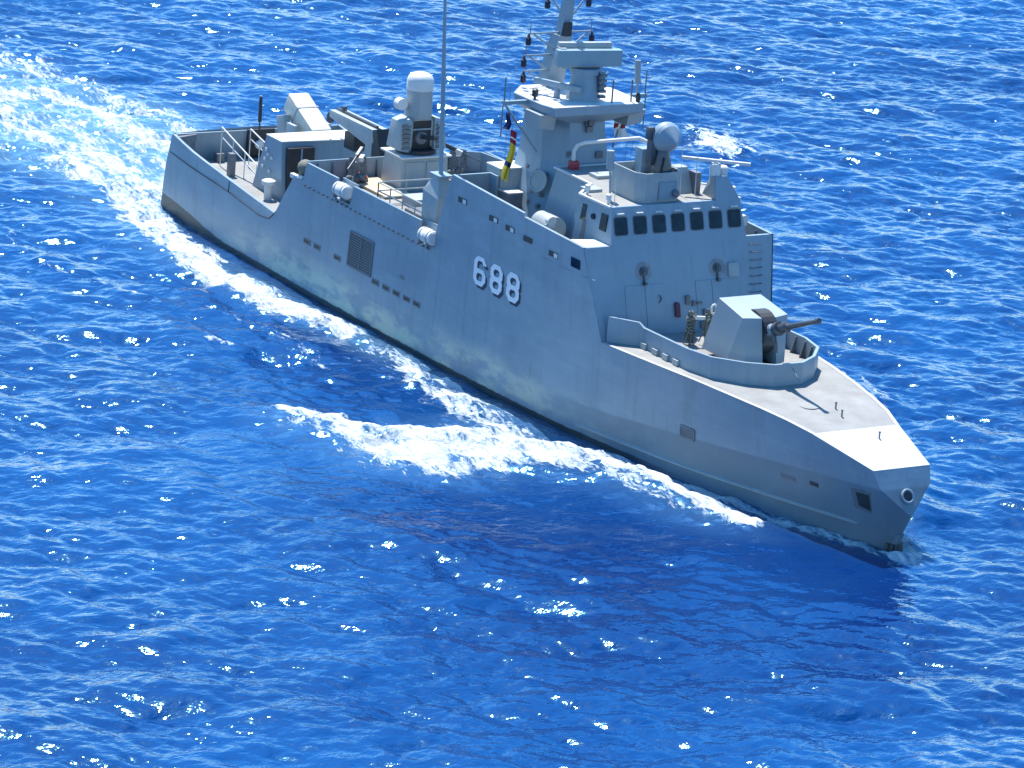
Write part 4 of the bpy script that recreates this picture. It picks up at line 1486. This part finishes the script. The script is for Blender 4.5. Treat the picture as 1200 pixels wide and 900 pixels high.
# --- machine guns at the after corners of the well
M['netting'] = mat('mottled_canvas', (0.13, 0.145, 0.15), 0.85, var=0.55, scale=7)
for s in (-1, 1):
    x, y = 16.35, s * 2.75
    b = MB()
    b.lathe((x, y, 5.2), (0, 0, 1), [(0, .34), (.06, .34), (.10, .15), (.95, .12), (1.0, .17), (1.1, .17)], 16)
    mg = b.build('machine_gun_mount', 'mid', ship)
    b = MB()
    for k_, (ya, yb, xo, tilt) in enumerate(((-.52, -.10, .18, .10), (.10, .52, .22, .16))):
        b.hexa([(x + xo, y + ya, 5.75), (x + xo + .03, y + ya, 5.75), (x + xo + .03, y + yb, 5.70), (x + xo, y + yb, 5.70)],
               [(x + xo - tilt, y + ya + .08, 6.62), (x + xo - tilt + .03, y + ya + .08, 6.62), (x + xo - tilt + .03, y + yb - .04, 6.55), (x + xo - tilt, y + yb - .04, 6.55)])
    b.build_each('gun_shield', 'netting', mg)
    b = MB()
    gd = Vector((.55, .62 * -s * -1, -.28)).normalized()
    g0 = Vector((x - .1, y - .1 * s, 6.62))
    b.obox(g0 - gd * .25, gd, .75, .13, .2)
    b.lathe(g0 + gd * .1, gd, [(0, .06), (.15, .06), (.15, .045), (1.15, .03), (1.16, .045), (1.25, .045)], 10)
    b.build('machine_gun', 'steel', mg)
    b = MB()
    b.obox(g0 + Vector((.16, .16, -.12)), gd, .34, .2, .24)
    b.build('ammunition_box', 'white', mg, bevel=0.02)
    b = MB()
    for q in range(7):
        rr_ = random.Random(q + 10 * s)
        b.ball((x + .1 + rr_.uniform(-.2, .25), y + rr_.uniform(-.5, .5), 5.35 + rr_.uniform(0, .35)), rr_.uniform(.14, .24), 6, 8, (1, 1.2, .9))
    b.build('canvas_skirt', 'netting', mg, smooth=60)
# --- crane ------------------------------------------------------------
b = MB()
b.hexa([(12.6, -.5, 2.75), (14.4, -.5, 2.75), (14.4, .5, 2.75), (12.6, .5, 2.75)], [(12.9, -.35, 6.3), (14.1, -.35, 6.3), (14.1, .35, 6.3), (12.9, .35, 6.3)])
b.build('crane_post', 'warm', ship)
cb = MB()
for s in (-1, 1):
    cb.hexa([(9.3, s * .12, 6.75), (13.9, s * .12, 6.1), (13.9, s * .42, 6.1), (9.3, s * .42, 6.75)], [(9.3, s * .12, 7.1), (13.6, s * .12, 7.1), (13.6, s * .42, 7.1), (9.3, s * .42, 7.1)])
crane = cb.build('crane_jib', 'warm', ship, bevel=0.02)
b = MB()
b.hexa([(13.7, -.45, 5.6), (14.7, -.45, 5.6), (14.7, .45, 5.6), (13.7, .45, 5.6)], [(13.6, -.4, 7.0), (14.0, -.4, 7.2), (14.0, .4, 7.2), (13.6, .4, 7.0)])
b.tube((13.9, .2, 6.9), (11.0, .2, 6.5), 0.12).box(10.9, 11.9, -.4, .4, 5.6, 6.4)
b.build('crane_motor', 'dark', crane)
b = MB()
for y in (-.3, .3):
    b.lathe((9.2, y - .05, 6.65), (0, 1, 0), [(0, .28), (.1, .28)], 16)
b.build_each('hoist_sheave', 'dark', crane)
b = MB()
b.tube((9.4, -.02, 7.16), (13.4, -.02, 7.16), 0.07)
b.box(9.9, 10.1, -.1, .1, 7.1, 7.4)
b.build('hoist_ram', 'steel', crane)

# --- deckhouse aft ----------------------------------------------------
b = MB()
b.hexa([(6.6, -3.0, 2.75), (9.7, -3.0, 2.75), (9.7, 1.9, 2.75), (6.6, 1.9, 2.75)], [(7.8, -3.0, 5.6), (9.35, -3.0, 5.6), (9.75, 1.9, 5.6), (7.9, 1.9, 5.6)])
dh = b.build('aft_deckhouse', 'paint', ship, smooth=15)
MB().hexa([(7.78, -3.03, 5.6), (9.4, -3.03, 5.6), (9.8, 1.93, 5.6), (7.88, 1.93, 5.6)], [(7.78, -3.03, 5.65), (9.4, -3.03, 5.65), (9.8, 1.93, 5.65), (7.88, 1.93, 5.65)]).build('deckhouse_roof', 'white', dh)
MB().box(9.5, 9.75, -2.8, -1.35, 2.9, 5.35).build('open_doorway', 'dark', dh)
MB().box(9.55, 9.80, -2.12, -2.04, 2.9, 5.3).build('door_post', 'paint', dh)
b = MB()
for x, z in ((7.9, 4.9), (8.1, 4.7), (7.8, 4.4), (8.5, 4.6), (8.3, 3.9), (7.6, 4.0)):
    b.box(x - .08, x + .1, -3.07, -2.99, z - .07, z + .07)
b.build_each('wall_fitting', 'white', dh)
b = MB()
b.lathe((9.3, -3.55, 2.75), (0, 0, 1), [(0, .2), (.7, .2), (.75, .34), (.95, .34), (1.02, .2)], 16)
b.build('mushroom_vent', 'white', ship)
# missile box launcher on its mount
ax = Vector((-0.89, -0.02, 0.45)).normalized()
c0 = Vector((5.8, 0.3, 5.75))
b = MB()
b.lathe((6.0, 0.3, 2.75), (0, 0, 1), [(0, .75), (1.1, .6), (1.1, .85), (1.35, .85)], 24)
b.box(5.6, 6.4, -.75, -.55, 4.0, 5.6).box(5.6, 6.4, 1.15, 1.35, 4.0, 5.6)
lm = b.build('launcher_mount', 'warm', ship, bevel=0.02)
L_ = MB().obox(c0, ax, 2.9, 1.15, 1.05)
L_.build('missile_launcher', 'cream', ship, bevel=0.12)
b = MB().obox(c0 + ax * 0.3, ax, 0.08, 1.2, 1.1)
b.build('launcher_band', 'warm', lm)
b = MB().obox(Vector((4.95, -.55, 5.3)), (-.3, 0, 1), 1.0, .35, .8)
b.build('launcher_arm', 'warm', lm, bevel=0.05)
b = MB().box(6.4, 7.1, 1.6, 2.5, 2.75, 5.1)
b.build('equipment_locker', 'warm', ship)
# stern: handrails, whip antenna, dark hatch, lifebelt light
for y, xa, xb, za, zb_ in ((-2.75, 2.6, 6.5, 4.75, 3.75), (-1.5, 3.3, 6.4, 4.75, 4.1)):
    b = MB()
    b.tube((xa, y, za), (xb, y, zb_), 0.035, n=6).tube((xa, y, za - .5), (xb, y, zb_ - .5), 0.03, n=6)
    for i in range(4):
        t = i / 3
        x = xa + (xb - xa) * t
        b.tube((x, y, 2.75), (x, y, za + (zb_ - za) * t), 0.03, n=6)
    b.build('stern_handrail', 'white', ship)
MB().box(1.3, 1.5, -.65, .85, 2.85, 4.22).build('stern_hatch', 'dark', ship)
MB().lathe((1.55, -.05, 3.45), (1, 0, 0), [(0, .24), (.12, .22), (.16, .1)], 18).build('stern_light', 'white', ship)
b = MB()
b.tube((1.45, 0.0, 2.75), (1.40, 0.0, 4.6), 0.04, n=8).tube((1.40, 0, 4.6), (1.38, 0, 5.9), 0.10, 0.08, 10)
b.build('stern_antenna', 'dark', ship)
b = MB().box(1.6, 2.0, -2.6, -2.2, 2.75, 3.2).box(4.4, 4.75, -3.3, -3.0, 2.75, 3.9)
b.build_each('stern_fitting', 'mid', ship)
b = MB()
b.lathe((14.6, -4.75, 5.25), (1, 0, 0), [(0, .14), (.4, .14)], 12)
b.box(13.9, 14.5, -4.92, -4.7, 5.1, 5.3)
b.build('edge_fitting', 'white', hull)

# ------------------------------------------------------------------ loose things aboard
def raft(loc, label):
    t = thing('life_raft', label, 'life raft', loc, 'white life raft capsules in the gaps of the side panels')
    x, y, z = loc
    b = MB()
    b.lathe((x - .52, y, z + .38), (1, 0, 0), [(0, .05), (.0, .26), (.05, .33), (.46, .345), (.50, .355), (.54, .355), (.58, .345), (.99, .33), (1.04, .26), (1.04, .05)], 24)
    b.build('capsule', 'white', t, origin=loc)
    b = MB()
    for dx in (-.3, .3):
        b.lathe((x + dx - .03, y, z + .38), (1, 0, 0), [(0, .362), (.06, .362)], 24)
    b.build_each('strap', 'warm', t, origin=loc)
    b = MB()
    for dx in (-.35, .35):
        b.hexa([(x + dx - .06, y - .35, z), (x + dx + .06, y - .35, z), (x + dx + .06, y + .35, z), (x + dx - .06, y + .35, z)],
               [(x + dx - .06, y - .3, z + .16), (x + dx + .06, y - .3, z + .16), (x + dx + .06, y + .3, z + .16), (x + dx - .06, y + .3, z + .16)])
    b.build_each('cradle', 'mid', t, origin=loc)


raft((19.25, -5.0, 5.40), 'white life raft capsule in the aft gap of the side panels, nearer the stern')
raft((27.3, -5.0, 5.30), 'white life raft capsule at the forward end of the side panels, below the tall whip')
b = MB()
b.ball((14.75, -4.55, 5.75), 0.42, 10, 16, (1.15, 0.9, 0.9))
b.lathe((14.55, -4.55, 5.3), (0, 0, 1), [(0, .25), (.2, .22)], 12)
tag(b.build('canvas_cover', 'tan', None, origin=(14.75, -4.55, 5.2)), 'round olive canvas cover beside the aft corner of the side panels', 'canvas cover')


def rope_heap(loc, h, label, seed, cat='rope coil', group='rope hanks behind the foredeck gun', wid=1.0):
    rnd = random.Random(seed)
    x, y, z = loc
    b = MB()
    b.tube((x, y, z), (x, y, z + h), 0.05, n=8)
    for i in range(16):
        zz = z + h * (0.12 + 0.85 * i / 16)
        r = (0.22 + 0.14 * rnd.random()) * wid
        ox, oy = rnd.uniform(-.10, .10) * wid, rnd.uniform(-.16, .16) * wid
        tl = rnd.uniform(-.3, .3)
        pts = [Vector((x + ox + r * math.cos(a), y + oy + 1.3 * r * math.sin(a), zz + tl * r * math.cos(a + seed) + rnd.uniform(-.06, .06))) for a in np.linspace(0, 2 * math.pi, 12)]
        b.path(pts, 0.045 * (0.4 + 0.6 * wid), 5)
    for i in range(9):
        a = rnd.uniform(0, 6.28)
        p = Vector((x + .3 * wid * math.cos(a), y + .36 * wid * math.sin(a), z + h))
        b.path([p, p + Vector((rnd.uniform(-.1, .1), rnd.uniform(-.1, .1), -h * .5)), p + Vector((rnd.uniform(-.2, .2), rnd.uniform(-.2, .2), -h * .93))], 0.03, 5)
    o = b.build('rope_coil', 'rope', None, origin=loc)
    tag(o, label, cat, group)
    return o


rope_heap((42.75, -0.95, 4.7), 1.45, 'left of the two rope hanks hung on posts behind the foredeck gun', 3, wid=0.42)
rope_heap((43.1, -0.25, 4.7), 1.6, 'right of the two rope hanks behind the foredeck gun, with a white ring on top', 4, wid=0.42)
b = MB()
pts = [Vector((43.3, -.25 + .13 * math.cos(a), 6.35 + .2 * math.sin(a))) for a in np.linspace(0, 2 * math.pi, 17)]
b.path(pts, 0.05, 8)
tag(b.build('white_ring', 'white', None, origin=(43.3, -.25, 6.35)), 'small white ring hung on top of the right rope hank behind the foredeck gun', 'ring')
b = MB().obox((42.95, -.6, 5.9), (.35, .7, 0), .75, .1, .14)
tag(b.build('white_bar', 'white', None, origin=(42.95, -.6, 5.9)), 'short white bar laid between the two rope hanks behind the foredeck gun', 'bar')
b = MB()
b.hexa([(15.7, -2.7, 5.24), (19.2, -2.7, 5.24), (19.2, -1.2, 5.24), (15.7, -1.2, 5.24)], [(15.7, -2.7, 5.34), (19.2, -2.7, 5.34), (19.2, -1.2, 5.34), (15.7, -1.2, 5.34)])
b.box(15.9, 18.9, -2.55, -2.4, 5.2, 5.24).box(15.9, 18.9, -1.5, -1.35, 5.2, 5.24)
tag(b.build('wooden_board', 'wood', None, origin=(17.4, -1.95, 5.2)), 'pale wooden board lying on the well deck in front of the white-domed gun', 'board')
for loc, lab, sd_ in (((16.2, -2.4, 5.34), 'orange canvas bundle at the aft end of the pale wooden board', 1), ((27.8, 1.6, 6.3), 'orange canvas bundle just behind the aft corner of the tall numbered side wall', 2)):
    rnd = random.Random(sd_)
    b = MB()
    for i in range(5):
        b.ball((loc[0] + rnd.uniform(-.3, .3), loc[1] + rnd.uniform(-.3, .3), loc[2] + .16), rnd.uniform(.17, .26), 6, 10, (1.2, 1.1, .8))
    tag(b.build('canvas_bundle', 'orange', None, origin=loc), lab, 'canvas bundle', 'orange canvas bundles')


def flag(name, pole_top, drop, width, bands, label, seed, sway=(0.1, 0.25)):
    """limp ensign: cloth hanging in folds from its hoist line; bands = list of (fraction, material)"""
    rnd = random.Random(seed)
    t = thing(name, label, 'flag', pole_top)
    nu, nv = 14, 22
    px, py, pz = pole_top
    def P(u, v):
        fold = 0.09 * math.sin(u * 11 + v * 3.1 + seed) * (0.4 + v)
        squeeze = width * (0.75 - 0.35 * v * (1 - v) * 2)
        return Vector((px + sway[0] * v + fold + .05 * math.sin(5 * v), py + sway[1] * v + (u - .5) * squeeze + .05 * math.cos(7 * v + seed), pz - drop * v - 0.25 * u * drop * .3))
    v0 = 0
    for fr, m in bands:
        v1 = min(1, v0 + fr)
        b = MB()
        rows = max(3, int(nv * fr) + 1)
        vs = [P(i / nu, v0 + (v1 - v0) * j / rows) for j in range(rows + 1) for i in range(nu + 1)]
        th = Vector((0.012, 0, 0))
        k0 = len(vs)
        vs2 = [q + th for q in vs]
        fs = [(j * (nu + 1) + i, j * (nu + 1) + i + 1, (j + 1) * (nu + 1) + i + 1, (j + 1) * (nu + 1) + i) for j in range(rows) for i in range(nu)]
        b.add(vs + vs2, fs + [tuple(k0 + q for q in f[::-1]) for f in fs])
        b.build('stripe', m, t, smooth=80, origin=pole_top)
        v0 = v1
    return t


flag('signal_flag', (30.75, -3.05, 11.35), 2.2, 0.42, [(.13, 'fred'), (.04, 'fwhite'), (.09, 'fred'), (.38, 'fyellow'), (.09, 'fnavy'), (.27, 'fyellow')],
     'limp red, white, yellow and navy flags hanging on the near side of the mast', 3, (0.1, -.35))
flag('ensign', (30.2, 2.75, 11.7), 1.1, 1.2, [(.42, 'fwhite'), (.2, 'fred'), (.38, 'fwhite')], 'white flag with a red bar flying on the far side of the mast', 5, (0.1, .1))
flag('pennant', (30.7, -3.42, 12.1), 0.75, 0.32, [(.5, 'fnavy'), (.5, 'fnavy')], 'small navy blue pennant hanging under the near end of the signal yard', 8, (0, .02))
